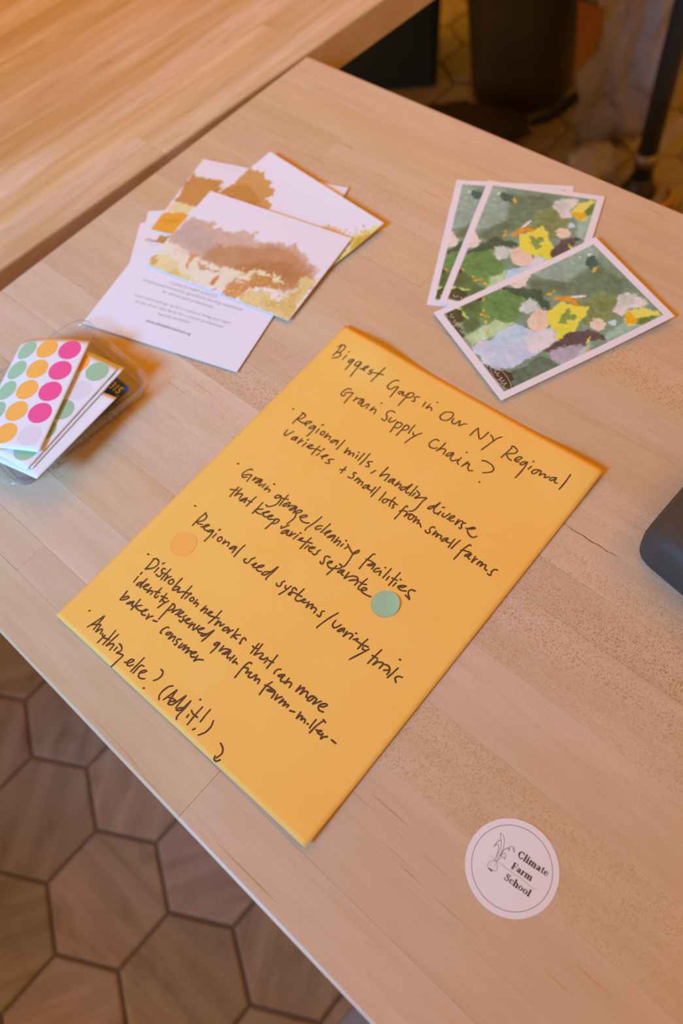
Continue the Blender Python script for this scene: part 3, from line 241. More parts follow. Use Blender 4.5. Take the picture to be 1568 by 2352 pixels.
def hexring(r, z): return [(r*math.cos(math.pi/6 + math.pi/3*k), r*math.sin(math.pi/6 + math.pi/3*k), z) for k in range(6)]
rt = (HP - .0058) / math.sqrt(3)
tv, tf = loft([hexring(rt, -.0045), hexring(rt, -.0016), hexring(rt - .0032, 0)], cap0=False)
tile0 = mesh_obj('tile', tv, tf, tile_m); tile_me = tile0.data; bpy.data.objects.remove(tile0)
random.seed(5)
cams = Vector((0.6088, -0.545, 1.22)); Ri = Rm.transposed(); far_v, far_f = [], []
for j in range(-11, 17):
    for i in range(-17, 15):
        x = .1965 + HP*(i + (.5 if j % 2 else 0)); y = -.816 + 1.5*HR*j
        if not (-2.5 < x < 2.5 and -2.3 < y < 2.9): continue
        q = Ri @ (Vector((x, y, 0)) - cams)
        vis = q.z < -.1 and abs(q.x/-q.z) < .435*1.45 and abs(q.y/-q.z) < .652*1.35
        if vis:
            o = bpy.data.objects.new('tile', tile_me); COL.objects.link(o); o.parent = floor
            o.location = (x, y, random.uniform(-.0004, .0003)); o.rotation_euler = (0, 0, math.pi/3*random.randint(0, 5))
            k = random.uniform(.82, 1.15); o.color = (k, k*random.uniform(.96, 1.03), k*random.uniform(.9, 1.05), 1)
        else:
            b0 = len(far_v); far_v += [(p[0]+x, p[1]+y, p[2]) for p in tv]; far_f += [tuple(t+b0 for t in f) for f in tf]
ft = mesh_obj('outer_tiles', far_v, far_f, tile_m, floor); ft['kind'] = 'stuff'

# ---------------------------------------------------------------- butcher-block table tops
def stave(parent, name, x0, x1, y0, y1, th, mat, tint, fleck, ch=(.00016,)*4, rotz=0.0):
    """one stave, local X along the grain; ch = chamfers at x0, x1, y0, y1"""
    cx, cy = (x0+x1)/2, (y0+y1)/2; hx, hy = (x1-x0)/2, (y1-y0)/2
    def ring(f, z): return [(-hx+ch[0]*f, -hy+ch[2]*f, z), (hx-ch[1]*f, -hy+ch[2]*f, z), (hx-ch[1]*f, hy-ch[3]*f, z), (-hx+ch[0]*f, hy-ch[3]*f, z)]
    cm = max(ch)
    rings = [ring(0, -th), ring(0, -cm), ring(.3, -cm*.3), ring(1, 0)]
    V, F = loft(rings)
    o = mesh_obj(name, V, F, mat, parent); o.location = (cx, cy, 0); o.color = (*tint, fleck)
    return o
random.seed(11)
table = empty('work_table', (0, 0, TZ)); tag(table, 'pale maple butcher-block work table under the papers', 'table')
Y1 = [0, -.042, -.0795, -.110, -.142, -.187, -.2155, -.2545, -.2985, -.3275, -.3565, -.402, -.4475, -.4935, -.5345, -.5595, -.5955]
X0, X1 = 0.0, 1.35
FL = {2: .3, 3: .6, 4: .85, 5: .25, 6: .3, 7: .5, 8: .7, 9: 1.0, 10: 1.0, 11: .18, 12: .6, 13: .2, 14: .12, 15: .1}
forced = {0: [.9], 1: [.33, .95], 2: [.12], 3: [.56], 4: [.30], 5: [.85], 6: [.14, .9], 7: [.36], 8: [.30], 9: [.93], 10: [.10, .36], 11: [.145, .40], 12: [.203, .40, .98], 13: [.40], 14: [.24, 1.0], 15: [.45]}
TINT = {}
for r in range(16):
    ya, yb = Y1[r+1], Y1[r]
    cuts = list(forced.get(r, []))
    if not cuts:
        t = random.uniform(.2, .6)
        while t < X1 - .15: cuts.append(t); t += random.uniform(.3, .65)
    elif cuts[-1] < .9: cuts.append(random.uniform(.95, 1.1))
    xs = [X0] + cuts + [X1]
    for k in range(len(xs)-1):
        t = random.uniform(.955, 1.03); warm = 1 - .10*(r < 7) - .05*(xs[k] > .4)
        tint = (t, t*random.uniform(.97, 1.01)*(1 - .35*(1-warm)), t*random.uniform(.94, 1.03)*warm)
        fl = FL.get(r, .15) * random.uniform(.85, 1.1)
        if r == 12 and k == 1: tint = (.97, .90, .80); fl = .35
        if r in (10, 11) and k < 2: tint = (1.03, 1.03, 1.09); fl = .55
        if r == 13 and k == 0: tint = (1.03, 1.02, 1.07)
        if r in (11, 13, 14, 15) and k: tint = (1.0, .975, 1.0)
        ch = [.00012, .00012, .00012, .00012]
        if k == 0: ch[0] = .0012
        if k == len(xs)-2: ch[1] = .0012
        if r == 0: ch[3] = .0014
        if r == 15: ch[2] = .0022
        stave(table, 'stave', xs[k], xs[k+1], ya, yb, .038, maple, tint, fl, ch)
# split running along the joint right of the envelope, filled dark with glue
gl = N('dark_glue_line'); tcg = gl.n('ShaderNodeTexCoord'); glue = gl.p(Base_Color=gl.mix(gl.noise(tcg.outputs['Object'], 400).outputs[0], (.26, .11, .035, 1), (.44, .22, .09, 1)), Roughness=.7)
V, F = [], []
for k in range(25):
    x = .5115 + k*.00175; w = .0005*(1 - abs(k-12)/16) + .00012*math.sin(k*2.1); y = -.2987 + .0003*math.sin(k*.9) + (.0004 if k > 15 else 0)*(k-15)*.2
    V += [(x, y-w, .00008), (x, y+w, .00008)]
    if k: F.append((2*k-2, 2*k, 2*k+1, 2*k-1))
mesh_obj('dark_joint_split', V, F, glue, table)
steel = plain('black_powder_coated_steel', (.03, .03, .03, 1), .45)
for (x, y) in ((.07, -.07), (1.28, -.07), (.07, -.52), (1.28, -.52)):
    bm = bmesh.new(); box(bm, x-.025, x+.025, y-.025, y+.025, -TZ, -.038); bm_obj('leg', bm, steel, table)
bm = bmesh.new(); box(bm, .06, 1.29, -.535, -.505, -.075, -.0385); box(bm, .06, 1.29, -.085, -.055, -.075, -.0385); bm_obj('apron_rail', bm, steel, table)

t2 = empty('amber_table', (-.0037, .004, TZ), math.radians(90 - 2.69))
tag(t2, 'amber varnished butcher-block table across the top left corner', 'table')
random.seed(3)
yl = 0.0
for r in range(19):                      # local X runs along the edge next to the work table, local +Y away from it
    w = random.choice((.040, .046, .034, .045)); xs = [-1.3]; t = -1.3 + random.uniform(.3, .8)
    while t < 1.5: xs.append(t); t += random.uniform(.45, .9)
    xs.append(1.6)
    for k in range(len(xs)-1):
        t = random.uniform(.93, 1.03); tint = (t, t*random.uniform(.95, 1.0)*(1-.02*r), t*random.uniform(.9, 1.05)*max(.25, 1.08-.065*r))
        ch = [.0001]*4
        if r == 0: ch[2] = .0018
        stave(t2, 'stave', xs[k], xs[k+1], yl, yl + w, .038, amber, tint, random.uniform(0, .12), ch)
    yl += w
for (x, y) in ((-1.2, .1), (1.5, .1), (-1.2, yl-.1), (1.5, yl-.1)):
    bm = bmesh.new(); box(bm, x-.03, x+.03, y-.03, y+.03, -TZ, -.038); bm_obj('leg', bm, steel, t2)

# ---------------------------------------------------------------- gold envelope with handwriting
def gs(x, s): return math.exp(-(x/s)**2)
def henv(u, v):
    return (0.9+5.6*gs(u-.15,.13)*gs(v,.10)+4.2*gs(u-.92,.11)*gs(v,.09)+1.8*gs(u-1,.12)*gs(v-1,.1)+.7*gs(v-1,.07)+.7*gs(u,.06)+.8*gs(u-1,.05))
def epos(u, v, dz=0.0):
    x = [ECOR[0][k]*(1-u)*(1-v)+ECOR[1][k]*u*(1-v)+ECOR[2][k]*u*v+ECOR[3][k]*(1-u)*v for k in (0, 1)]
    # the lifted corners of the mouth curl back a little
    return (x[0]/1000, (x[1] - 2.6*gs(u-.15,.13)*gs(v,.10) - 2.0*gs(u-.92,.11)*gs(v,.09))/1000, (henv(u, v) + dz)/1000)
env = empty('gold_envelope', (0, 0, TZ)); tag(env, 'large golden-orange paper envelope covered in brown handwriting', 'envelope')
def sheet_solid(f, nu, nv, th):
    V = []; F = []
    for L in (0, 1):
        for j in range(nv+1):
            for i in range(nu+1):
                p = f(i/nu, j/nv); V.append((p[0], p[1], p[2] - th*L))
    n = (nu+1)*(nv+1); ix = lambda L, i, j: L*n + j*(nu+1) + i
    for j in range(nv):
        for i in range(nu):
            F.append((ix(0,i,j+1), ix(0,i+1,j+1), ix(0,i+1,j), ix(0,i,j)))
            F.append((ix(1,i,j), ix(1,i+1,j), ix(1,i+1,j+1), ix(1,i,j+1)))
    for i in range(nu):
        F.append((ix(0,i,0), ix(0,i+1,0), ix(1,i+1,0), ix(1,i,0))); F.append((ix(0,i+1,nv), ix(0,i,nv), ix(1,i,nv), ix(1,i+1,nv)))
    for j in range(nv):
        F.append((ix(0,0,j+1), ix(0,0,j), ix(1,0,j), ix(1,0,j+1))); F.append((ix(0,nu,j), ix(0,nu,j+1), ix(1,nu,j+1), ix(1,nu,j)))
    return V, F
V, F = sheet_solid(lambda u, v: epos(u, v), 70, 90, .00022)
front = mesh_obj('front_panel', V, F, kraft, env, True); front.data.materials.append(kraft_edge)
for p in front.data.polygons[-(2*70+2*90):]: p.material_index = 1; p.use_smooth = False
def back(u, v):
    x, y, z = epos(.004 + u*.9935, .003 + v*.992); z0 = max(.0003, z - .00045 - .0005*gs(u-1, .05)*gs(v, .1)); return (x, y, z0)
V, F = sheet_solid(back, 40, 50, .00020)
mesh_obj('back_panel', V, F, kraft_edge, env, True)

def catmull(P, step):
    P = [np.array(p, float) for p in P]
    if len(P) < 3:
        n = max(2, int(np.linalg.norm(P[-1]-P[0])/step)+1); return [P[0]+(P[-1]-P[0])*k/(n-1) for k in range(n)]
    out = []; Q = [2*P[0]-P[1]] + P + [2*P[-1]-P[-2]]
    for i in range(1, len(Q)-2):
        p0, p1, p2, p3 = Q[i-1], Q[i], Q[i+1], Q[i+2]; n = max(2, int(np.linalg.norm(p2-p1)/step)+1)
        for k in range(n):
            t = k/n; m1 = (p2-p0)*.42; m2 = (p3-p1)*.42
            out.append((2*t**3-3*t*t+1)*p1+(t**3-2*t*t+t)*m1+(-2*t**3+3*t*t)*p2+(t**3-t*t)*m2)
    out.append(P[-1]); return out
def ribbon(V, F, pts, w, place, seg=10):
    """pen stroke: one mitred strip with round ends, round nib marks at sharp turns, each bit a hair above the last"""
    n = len(pts); W = w if hasattr(w, '__len__') else [w]*n; lay = (len(V) % 97)*1.5e-7
    P = [np.array(p, float) for p in pts]
    def put(x, y, k): p = place(x, y); return (p[0], p[1], p[2] + lay + k*3e-7)
    T = []
    for i in range(n):
        d = P[min(i+1, n-1)] - P[max(i-1, 0)]; L = np.linalg.norm(d); T.append(d/L if L > 1e-12 else (T[-1] if T else np.array((1.0, 0.0))))
    b = len(V)
    for i in range(n):
        q = np.array((-T[i][1], T[i][0]))*W[i]/2
        V.append(put(*(P[i]-q), i)); V.append(put(*(P[i]+q), i))
        if i: F.append((b+2*i-2, b+2*i, b+2*i+1, b+2*i-1))
    for i in range(n):
        sharp = 0 < i < n-1 and np.dot((P[i]-P[i-1])/(np.linalg.norm(P[i]-P[i-1])+1e-12), (P[i+1]-P[i])/(np.linalg.norm(P[i+1]-P[i])+1e-12)) < .86
        if not (sharp or i in (0, n-1)): continue
        c = P[i]; a0 = math.atan2(T[i][1], T[i][0]) + (math.pi/2 if i == 0 else -math.pi/2); full = sharp or n <= 3; b = len(V); m = seg if not full else seg*2
        V.append(put(c[0], c[1], i+1.5))
        for k in range(m+1):
            a = a0 + (2*math.pi if full else math.pi)*k/m; V.append(put(c[0]+W[i]/2*math.cos(a), c[1]+W[i]/2*math.sin(a), i+1.5))
        for k in range(m): F.append((b, b+1+k, b+2+k))
EW, EH = 232.0, 309.0
random.seed(2)
for name, w, data in HAND:
    V, F = [], []
    for st in data.split('|'):
        P = [np.array([float(t) for t in q.split(',')]) * (EW/10000, EH/10000) for q in st.split()]
        pts = catmull(P, .45); n = len(pts)
        ww = [w*(1.0 + .07*math.sin(i*.25 + len(P)) + random.uniform(-.02, .02)) * (.92 if i in (0, n-1) else 1) for i in range(n)]
        if n <= 3: ww = [w*1.12]*n
        ribbon(V, F, pts, ww, lambda x, y: epos(x/EW, -(-y)/EH, .07))
    mesh_obj('arrow_mark' if name == 'arrow' else 'handwritten_line', V, F, marker, env)

def env_dot(name, u, v, col, label, curl):
    r = 9.4; V, F = [], []
    rings = [0, 3, 6, 8, 9.1, 9.4]; n = 40
    for L in (0, 1):
        for q in rings[1:]:
            for k in range(n):
                a = 2*math.pi*k/n; du, dv = q*math.cos(a), q*math.sin(a)
                lift = .12 + curl*max(0, (du*.8 - dv*.6)/9.4)**2 * 1.0
                V.append(epos(u+du/EW, v+dv/EH, lift - (.0 if L == 0 else .1)))
    m = len(rings)-1
    for L in (0, 1):
        for q in range(m-1):
            for k in range(n):
                a, b = L*m*n+q*n+k, L*m*n+q*n+(k+1) % n; F.append((a, b, b+n, a+n) if L else (a+n, b+n, b, a))
        F.append(tuple(L*m*n+k for k in range(n)))
    for k in range(n): a, b = (m-1)*n+k, (m-1)*n+(k+1) % n; F.append((a, b, b+m*n, a+m*n))
    o = mesh_obj(name, V, F, dotm[col], None, True); o.location = (0, 0, TZ)
    tag(o, label, 'sticker'); return o
env_dot('dot_sticker', *EDOTS['green'], 'green', 'pale green round sticker at the end of "separate" on the envelope', 1.1)
env_dot('dot_sticker', *EDOTS['orange'], 'orange', 'orange round sticker on the left side of the envelope', .15)

# ---------------------------------------------------------------- printed pictures (colours of the print, kept per mesh point)
def vnoise(x, y, seed):
    xi = np.floor(x).astype(int); yi = np.floor(y).astype(int); xf = x-xi; yf = y-yi
    def h(a, b):
        n = (a*374761393 + b*668265263 + seed*144269) & 0x7fffffff; n = ((n ^ (n >> 13)) * 1274126177) & 0x7fffffff
        return ((n ^ (n >> 16)) & 0xffff)/65535.0
    u = xf*xf*(3-2*xf); w = yf*yf*(3-2*yf)
    return (h(xi, yi)*(1-u)+h(xi+1, yi)*u)*(1-w)+(h(xi, yi+1)*(1-u)+h(xi+1, yi+1)*u)*w
def fbm(x, y, seed, o=4):
    r = 0; a = .5
    for k in range(o): r = r + a*(vnoise(x*2**k, y*2**k, seed+k)-.5)*2; a *= .5
    return r
def poly_sd(X, Y, P):
    """signed distance (negative inside)"""
    d = np.full(X.shape, 1e9); ins = np.zeros(X.shape, bool); n = len(P)
    for i in range(n):
        ax, ay = P[i]; bx, by = P[(i+1) % n]; ex, ey = bx-ax, by-ay; L = ex*ex+ey*ey+1e-12
        t = np.clip(((X-ax)*ex+(Y-ay)*ey)/L, 0, 1); d = np.minimum(d, np.hypot(X-ax-t*ex, Y-ay-t*ey))
        c = ((ay > Y) != (by > Y)) & (X < ex*(Y-ay)/(ey if abs(ey) > 1e-12 else 1e-12)+ax); ins ^= c
    return np.where(ins, -d, d)
def picture(nu, nv, w, h, base, polys, warp, seed, tex=10, border=None, extra=None, tonal=1.0):
    asp = h/w
    U, Vv = np.meshgrid(np.linspace(0, 1, nu+1), np.linspace(0, 1, nv+1)); X = U; Y = Vv*asp
    img = np.ones(U.shape+(3,))*np.array(base, float)
    img += fbm(X*9, Y*9, seed)[..., None]*tex
    for q, (col, soft, P) in enumerate(polys):
        wa = min(warp, soft*2.4 + .005)
        xw = X + (fbm(X*12, Y*12, seed+q*7+3, 4) + fbm(X*60, Y*60, seed+q*7+9, 3)*.6)*wa; yw = Y + (fbm(X*12, Y*12, seed+q*7+50, 4) + fbm(X*60, Y*40, seed+q*7+59, 3)*.9)*wa
        sd = poly_sd(xw, yw, [(a, b*asp) for a, b in P])
        al = np.clip(.5 - sd/(2*soft*.6+1e-6), 0, 1); al = (al*al*(3-2*al))[..., None]
        tx = fbm(X*30, Y*30, seed+q*11, 3)[..., None]*tex*1.3 + fbm(X*120, Y*60, seed+q, 2)[..., None]*tex*.6
        img = img*(1-al) + (np.array(col, float)+tx)*al
    tone = fbm(X*5, Y*5, seed+91, 4)[..., None]*np.array((1.0, 1.1, .8))*tex*1.2 + fbm(X*14, Y*40, seed+95, 3)[..., None]*tex*.9; img = img + tone*tonal
    if extra: img = extra(img, U, Vv)
    if border:
        bu, bv = border/w, border/h; m = (U < bu) | (U > 1-bu) | (Vv < bv) | (Vv > 1-bv); img[m] = (240, 236, 238)
    return np.clip(img, 0, 255)
GAINC = (1.12, 1.55, 1.58)
def lit_to_albedo(img, gain):
    """photo sRGB of a print under the room's light -> paper albedo"""
    x = img/255.0; l = np.where(x <= .04045, x/12.92, ((x+.055)/1.055)**2.4)
    return np.clip(l*np.array(gain), 0, .86)
GAIN = (1.18, 1.38, 1.15)
def card(name, key, label, group, img=None, nuv=None, bend=None, cat='postcard', th=.00038):
    ox, oy, a, w, h, z = CARDS[key]
    root = empty(name, (ox/1000, oy/1000, TZ), math.radians(a)); tag(root, label, cat, group)
    w /= 1000; h /= 1000; z /= 1000
    zf = bend or (lambda u, v: 0.0)
    V, F = sheet_solid(lambda u, v: (u*w, -v*h, z + zf(u, v)), 16, 16, th)
    mesh_obj('card_stock', V, F, white, root, False)
    if img is not None:
        nu, nv = nuv
        U, Vv = np.meshgrid(np.linspace(0, 1, nu+1), np.linspace(0, 1, nv+1))
        Z = np.vectorize(zf)(U, Vv) if bend else U*0
        co = np.stack([.0001+U*(w-.0002), -(.0001+Vv*(h-.0002)), z+Z+.00004], -1).reshape(-1, 3)
        idx = np.arange((nu+1)*(nv+1)).reshape(nv+1, nu+1)
        quads = np.stack([idx[1:, :-1], idx[1:, 1:], idx[:-1, 1:], idx[:-1, :-1]], -1).reshape(-1, 4)
        me = bpy.data.meshes.new('picture_print'); me.from_pydata(co.tolist(), [], quads.tolist())
        at = me.color_attributes.new('print', 'FLOAT_COLOR', 'POINT')
        alb = lit_to_albedo(img, GAINC if key[0] == 'C' else GAIN).reshape(-1, 3); at.data.foreach_set('color', np.concatenate([alb, np.ones((len(alb), 1))], 1).astype(np.float32).ravel())
        me.materials.append(printed); o = bpy.data.objects.new('picture_print', me); COL.objects.link(o); o.parent = root
    return root, w, h, z, zf

def paint_extra(img, U, V):
    rng = np.random.RandomState(4)
    return img
pimg = picture(220, 326, 100.5, 149., (112, 132, 106), PAINT, .03, 21, 12, 5.5)
G1 = 'white-bordered abstract painting cards in a fan'
def scribbles(root, w, h, z, zf):
    V, F = [], []; pl = lambda x, y: (x*w, -y*h, z+zf(x, y)+.00008)
    def st(pts, wd): ribbon(V, F, catmull(pts, .006), wd, pl, 6)
    pk = ink_mat('pink_cream_print', (.62, .42, .36, 1)); rg = random.Random(7)
    def cursive(a0, a1, base, amp, wd):      # small looping pen lettering, too small to read in the photograph
        pts = []; m = int((a1-a0)/.006)
        for k in range(m+1):
            t = k/m; am = amp*(.5+rg.random()*.7); ph = k*1.25
            pts.append((a0+(a1-a0)*t+.004*math.sin(ph+1.2), base-am*math.sin(ph)*.5))
        st(pts, wd)
    cursive(.085, .135, .930, .024, .0042); cursive(.150, .235, .934, .026, .0042); st([(.205, .93), (.20, .962), (.215, .95)], .004)
    cursive(.285, .335, .934, .016, .0034); cursive(.36, .44, .934, .018, .0034)
    mesh_obj('cursive_lettering', V, F, pk, root); V, F = [], []
    cursive(.735, .80, .930, .022, .0040); cursive(.815, .90, .932, .024, .0040); st([(.83, .93), (.825, .955)], .004)
    mesh_obj('cursive_lettering', V, F, pk, root)
    V, F = [], []
    el = [(.82+.125*math.cos(t), .928+.028*math.sin(t)) for t in np.linspace(0, 6.28, 40)]
    ribbon(V, F, [np.array(e) for e in el], .003, pl, 5)
    mesh_obj('oval_outline', V, F, ink_mat('cream_line_print', (.5, .42, .3, 1)), root)
tiltC = lambda u, v: .0022*max(0, 1-v*2.2)**2
scribbles(*card('painting_card', 'C3', 'painting card at the back of the fan, mostly hidden, only its left strip showing', G1, pimg, (220, 326)))
scribbles(*card('painting_card', 'C2', 'upright painting card in the middle of the fan, teal blob at its top left', G1, pimg, (220, 326)))
scribbles(*card('painting_card', 'C1', 'front painting card of the fan, turned sideways, whole picture in view', G1, pimg, (220, 326), tiltC))

def leaves(u0, u1, v0, v1, cols, n, seed, sz):
    rng = np.random.RandomState(seed)
    pts = [(rng.uniform(u0, u1), rng.uniform(v0, v1), rng.uniform(.5, 1)*sz, cols[rng.randint(len(cols))]) for _ in range(n)]
    def f(img, U, V):
        for a, b, s, c in pts:
            d = np.hypot(U-a, (V-b)*.66); al = np.clip(1.4-d/s, 0, .8)[..., None]; img = img*(1-al)+np.array(c, float)*al
        return img
    return f
SKY = (228, 214, 226)
lv = [(206, 176, 110), (190, 150, 90), (228, 206, 160), (214, 190, 140), (180, 150, 80)]
im1 = picture(270, 180, 152., 100., SKY, PH1, .035, 5, 8, None, leaves(.55, 1.0, .66, 1.0, lv, 150, 3, .007), .35)
im2 = picture(240, 156, 152., 100., SKY, PH2, .04, 9, 5, None, leaves(.84, 1.02, .12, 1.0, [(196, 150, 90), (180, 130, 60), (216, 180, 120), (200, 160, 60)], 260, 8, .0065), .3)
im3 = picture(160, 110, 152., 100., SKY, PH3, .03, 13, 6, None, None, .4)
im4 = picture(120, 80, 152., 100., SKY, [((214, 190, 160), .05, [(.6, .3), (1, .2), (1, 1), (.6, 1)])], .04, 15, 6, None, leaves(.8, 1.0, .02, .5, lv, 120, 6, .009), .3)
im6 = picture(160, 110, 152., 100., SKY, PH6, .01, 17, 5, None, None, .3)
G2 = 'hazy landscape photo postcards in a loose pile'
card('photo_postcard', 'P7', 'lowest photo card, only a white sliver showing left of the pile', G2)
card('photo_postcard', 'P6', 'photo card with a white corner and thin brown line, left of the pile', G2, im6, (160, 110))
card('photo_postcard', 'P4', 'photo card behind the pile, only a small leafy corner showing at the top right', G2, im4, (120, 80))
p5 = card('text_postcard', 'P5', 'white postcard lying text side up, grey print, under the photo cards', None)
card('photo_postcard', 'P3', 'photo card at the left of the pile with dark trees over a golden field', G2, im3, (160, 110))
card('photo_postcard', 'P2', 'photo card on the pile with wide pale sky, leaves at its right tip', G2, im2, (240, 156), lambda u, v: .0036*max(0, 1-v*1.6)**2)
card('photo_postcard', 'P1', 'front photo card of the pile with hazy forest and brown grazing animals', G2, im1, (270, 180), lambda u, v: .0024*(1-v))

def text_mesh(name, s, x0, y0, x1, y1, z, mat, parent, bold=0.0, hscale=1.0):
    cu = bpy.data.curves.new(name, 'FONT'); cu.body = s; cu.size = 1; cu.offset = bold; cu.resolution_u = 3
    t = bpy.data.objects.new(name, cu); COL.objects.link(t); bpy.context.view_layer.update()
    dg = bpy.context.evaluated_depsgraph_get(); me = bpy.data.meshes.new_from_object(t.evaluated_get(dg)); bpy.data.objects.remove(t)
    co = np.array([v.co[:] for v in me.vertices]); mx, Mx = co[:, 0].min(), co[:, 0].max()
    L = math.hypot(x1-x0, y1-y0); k = L/(Mx-mx); ang = math.atan2(y1-y0, x1-x0)
    me.materials.clear(); me.materials.append(mat)
    o = bpy.data.objects.new(name, me); COL.objects.link(o); o.parent = parent
    o.location = (x0 - mx*k*math.cos(ang), y0 - mx*k*math.sin(ang), z); o.rotation_euler = (0, 0, ang); o.scale = (k, k*hscale, k)
    return o
for i, (s, xa, ya, xb, yb) in enumerate(CTEXT):
    text_mesh('text_line', s, xa/1000, -ya/1000-.0008, xb/1000, -yb/1000-.0008, p5[3]+.00006, dark_ink if i == 6 else grey_ink, p5[0], .012 if i == 6 else 0)

# ---------------------------------------------------------------- round logo sticker on the table
stk = empty('logo_sticker', (STC[0]/1000, STC[1]/1000, TZ)); tag(stk, 'white round logo sticker reading Climate Farm School on the bare table', 'sticker')
ring = lambda r, z: [(r*math.cos(2*math.pi*k/72), r*math.sin(2*math.pi*k/72), z) for k in range(72)]
V, F = loft([ring(.0249, .00004), ring(.0249, .00026), ring(.02475, .0003)]); mesh_obj('sticker_base', V, F, white, stk)
V, F = [], []
for k in range(96):
    for r in (.02125, .02153): V.append((r*math.cos(2*math.pi*k/96), r*math.sin(2*math.pi*k/96)-.0001, .00033))
F = [(2*k, 2*k+1, (2*k+3) % 192, (2*k+2) % 192) for k in range(96)]
mesh_obj('ring_outline', V, F, olive_thin, stk)
V, F = [], []
for w, P in ART: ribbon(V, F, catmull([(x/1000, y/1000) for x, y in P], .0004), w/1000, lambda x, y: (x, y, .00034), 6)
mesh_obj('onion_drawing', V, F, olive_thin, stk)
TK, TN = .34, .13
GL = {  # serif letters, x-height 1, cap 1.45 : (advance, strokes(width, points))
 'C': (1.28, [(.22, [(1.02,1.12),(.92,1.34),(.66,1.44),(.36,1.30),(.20,1.0),(.18,.68),(.26,.36),(.46,.10),(.72,.02),(.96,.12),(1.10,.36)]), (.34, [(.21,1.0),(.19,.72),(.24,.42)]), (.10, [(1.03,1.46),(1.03,1.08)])]),
 'l': (.56, [(TK, [(.27,.06),(.27,1.44)]), (TN, [(.06,.04),(.5,.04)]), (TN, [(.08,1.45),(.27,1.48)])]),
 'i': (.56, [(TK, [(.27,.06),(.27,.92)]), (TN, [(.06,.04),(.5,.04)]), (TN, [(.08,.93),(.27,.96)]), (.34, [(.26,1.30),(.27,1.31)])]),
 'm': (1.62, [(TK, [(.27,.06),(.27,.90)]), (TK, [(.80,.06),(.80,.72),(.70,.88)]), (TK, [(1.33,.06),(1.33,.72),(1.22,.88)]), (.14, [(.27,.72),(.45,.90),(.66,.95),(.78,.82)]), (.14, [(.80,.72),(.98,.90),(1.18,.95),(1.31,.82)]), (TN, [(.06,.04),(.48,.04)]), (TN, [(.62,.04),(1.0,.04)]), (TN, [(1.14,.04),(1.56,.04)]), (TN, [(.08,.93),(.27,.96)])]),
 'a': (.98, [(TK, [(.66,.20),(.66,.66),(.58,.84)]), (.15, [(.62,.80),(.46,.95),(.24,.88),(.16,.72)]), (.18, [(.64,.56),(.36,.48),(.20,.30),(.24,.10),(.42,.06),(.62,.22)]), (.28, [(.23,.34),(.25,.16)]), (.14, [(.66,.20),(.76,.05),(.92,.12)])]),
 't': (.64, [(.26, [(.30,1.22),(.30,.26)]), (.16, [(.30,.26),(.40,.06),(.60,.12)]), (.12, [(.04,.93),(.56,.93)])]),
 'e': (.92, [(.13, [(.18,.52),(.76,.54),(.74,.76),(.58,.93),(.40,.93),(.22,.78),(.16,.48),(.26,.16),(.50,.04),(.78,.20)]), (.28, [(.22,.74),(.19,.48),(.25,.24)])]),
 'F': (1.06, [(TK, [(.30,.06),(.30,1.40)]), (TN, [(.06,.04),(.62,.04)]), (.12, [(.06,1.42),(.98,1.42)]), (.12, [(.30,.76),(.74,.76)]), (.11, [(.97,1.42),(.98,1.14)]), (.11, [(.76,.94),(.76,.58)])]),
 'r': (.76, [(TK, [(.27,.06),(.27,.90)]), (TN, [(.06,.04),(.52,.04)]), (TN, [(.08,.93),(.27,.96)]), (.13, [(.27,.66),(.42,.88),(.58,.92)]), (.26, [(.60,.84),(.63,.84)])]),
 'S': (1.02, [(.18, [(.84,1.14),(.72,1.38),(.46,1.44),(.24,1.30),(.24,1.04),(.50,.82),(.76,.62),(.82,.32),(.62,.06),(.36,.02),(.16,.18),(.12,.40)]), (.30, [(.28,1.02),(.50,.82),(.72,.64)]), (.10, [(.85,1.44),(.85,1.12)]), (.10, [(.11,.02),(.11,.40)])]),
 'c': (.86, [(.14, [(.74,.72),(.62,.92),(.42,.94),(.22,.78),(.16,.48),(.26,.16),(.48,.04),(.74,.20)]), (.28, [(.22,.74),(.19,.48),(.25,.24)]), (.22, [(.70,.74),(.71,.72)])]),
 'h': (1.10, [(TK, [(.27,.06),(.27,1.44)]), (TK, [(.82,.06),(.82,.72),(.72,.88)]), (.14, [(.27,.70),(.46,.90),(.66,.95),(.80,.82)]), (TN, [(.06,.04),(.48,.04)]), (TN, [(.62,.04),(1.04,.04)]), (TN, [(.08,1.45),(.27,1.48)])]),
 'o': (1.0, [(.14, [(.50,.95),(.26,.84),(.16,.50),(.26,.14),(.50,.04),(.74,.14),(.84,.50),(.74,.84),(.50,.95)]), (.28, [(.22,.72),(.19,.50),(.22,.28)]), (.28, [(.78,.72),(.81,.50),(.78,.28)])]),
}
for word, A, B, Cc in WORDS:
    A, B, Cc = (np.array(q)/1000 for q in (A, B, Cc)); adv = sum(GL[ch][0] for ch in word); ux = (B-A)/adv; s = np.linalg.norm(ux)
    e = ux/s; uy = np.array((-e[1], e[0]))*(np.linalg.norm(Cc-A)/1.45); V, F = [], []; x = 0
    for ch in word:
        a_, strokes = GL[ch]
        for w, P in strokes:
            ribbon(V, F, catmull([np.array((x+p[0], p[1])) for p in P], .06), w, lambda X, Y, A=A, ux=ux, uy=uy: (*(A+ux*X+uy*Y), .00036), 8)
        x += a_
    mesh_obj('logo_word', V, F, olive_ink, stk)

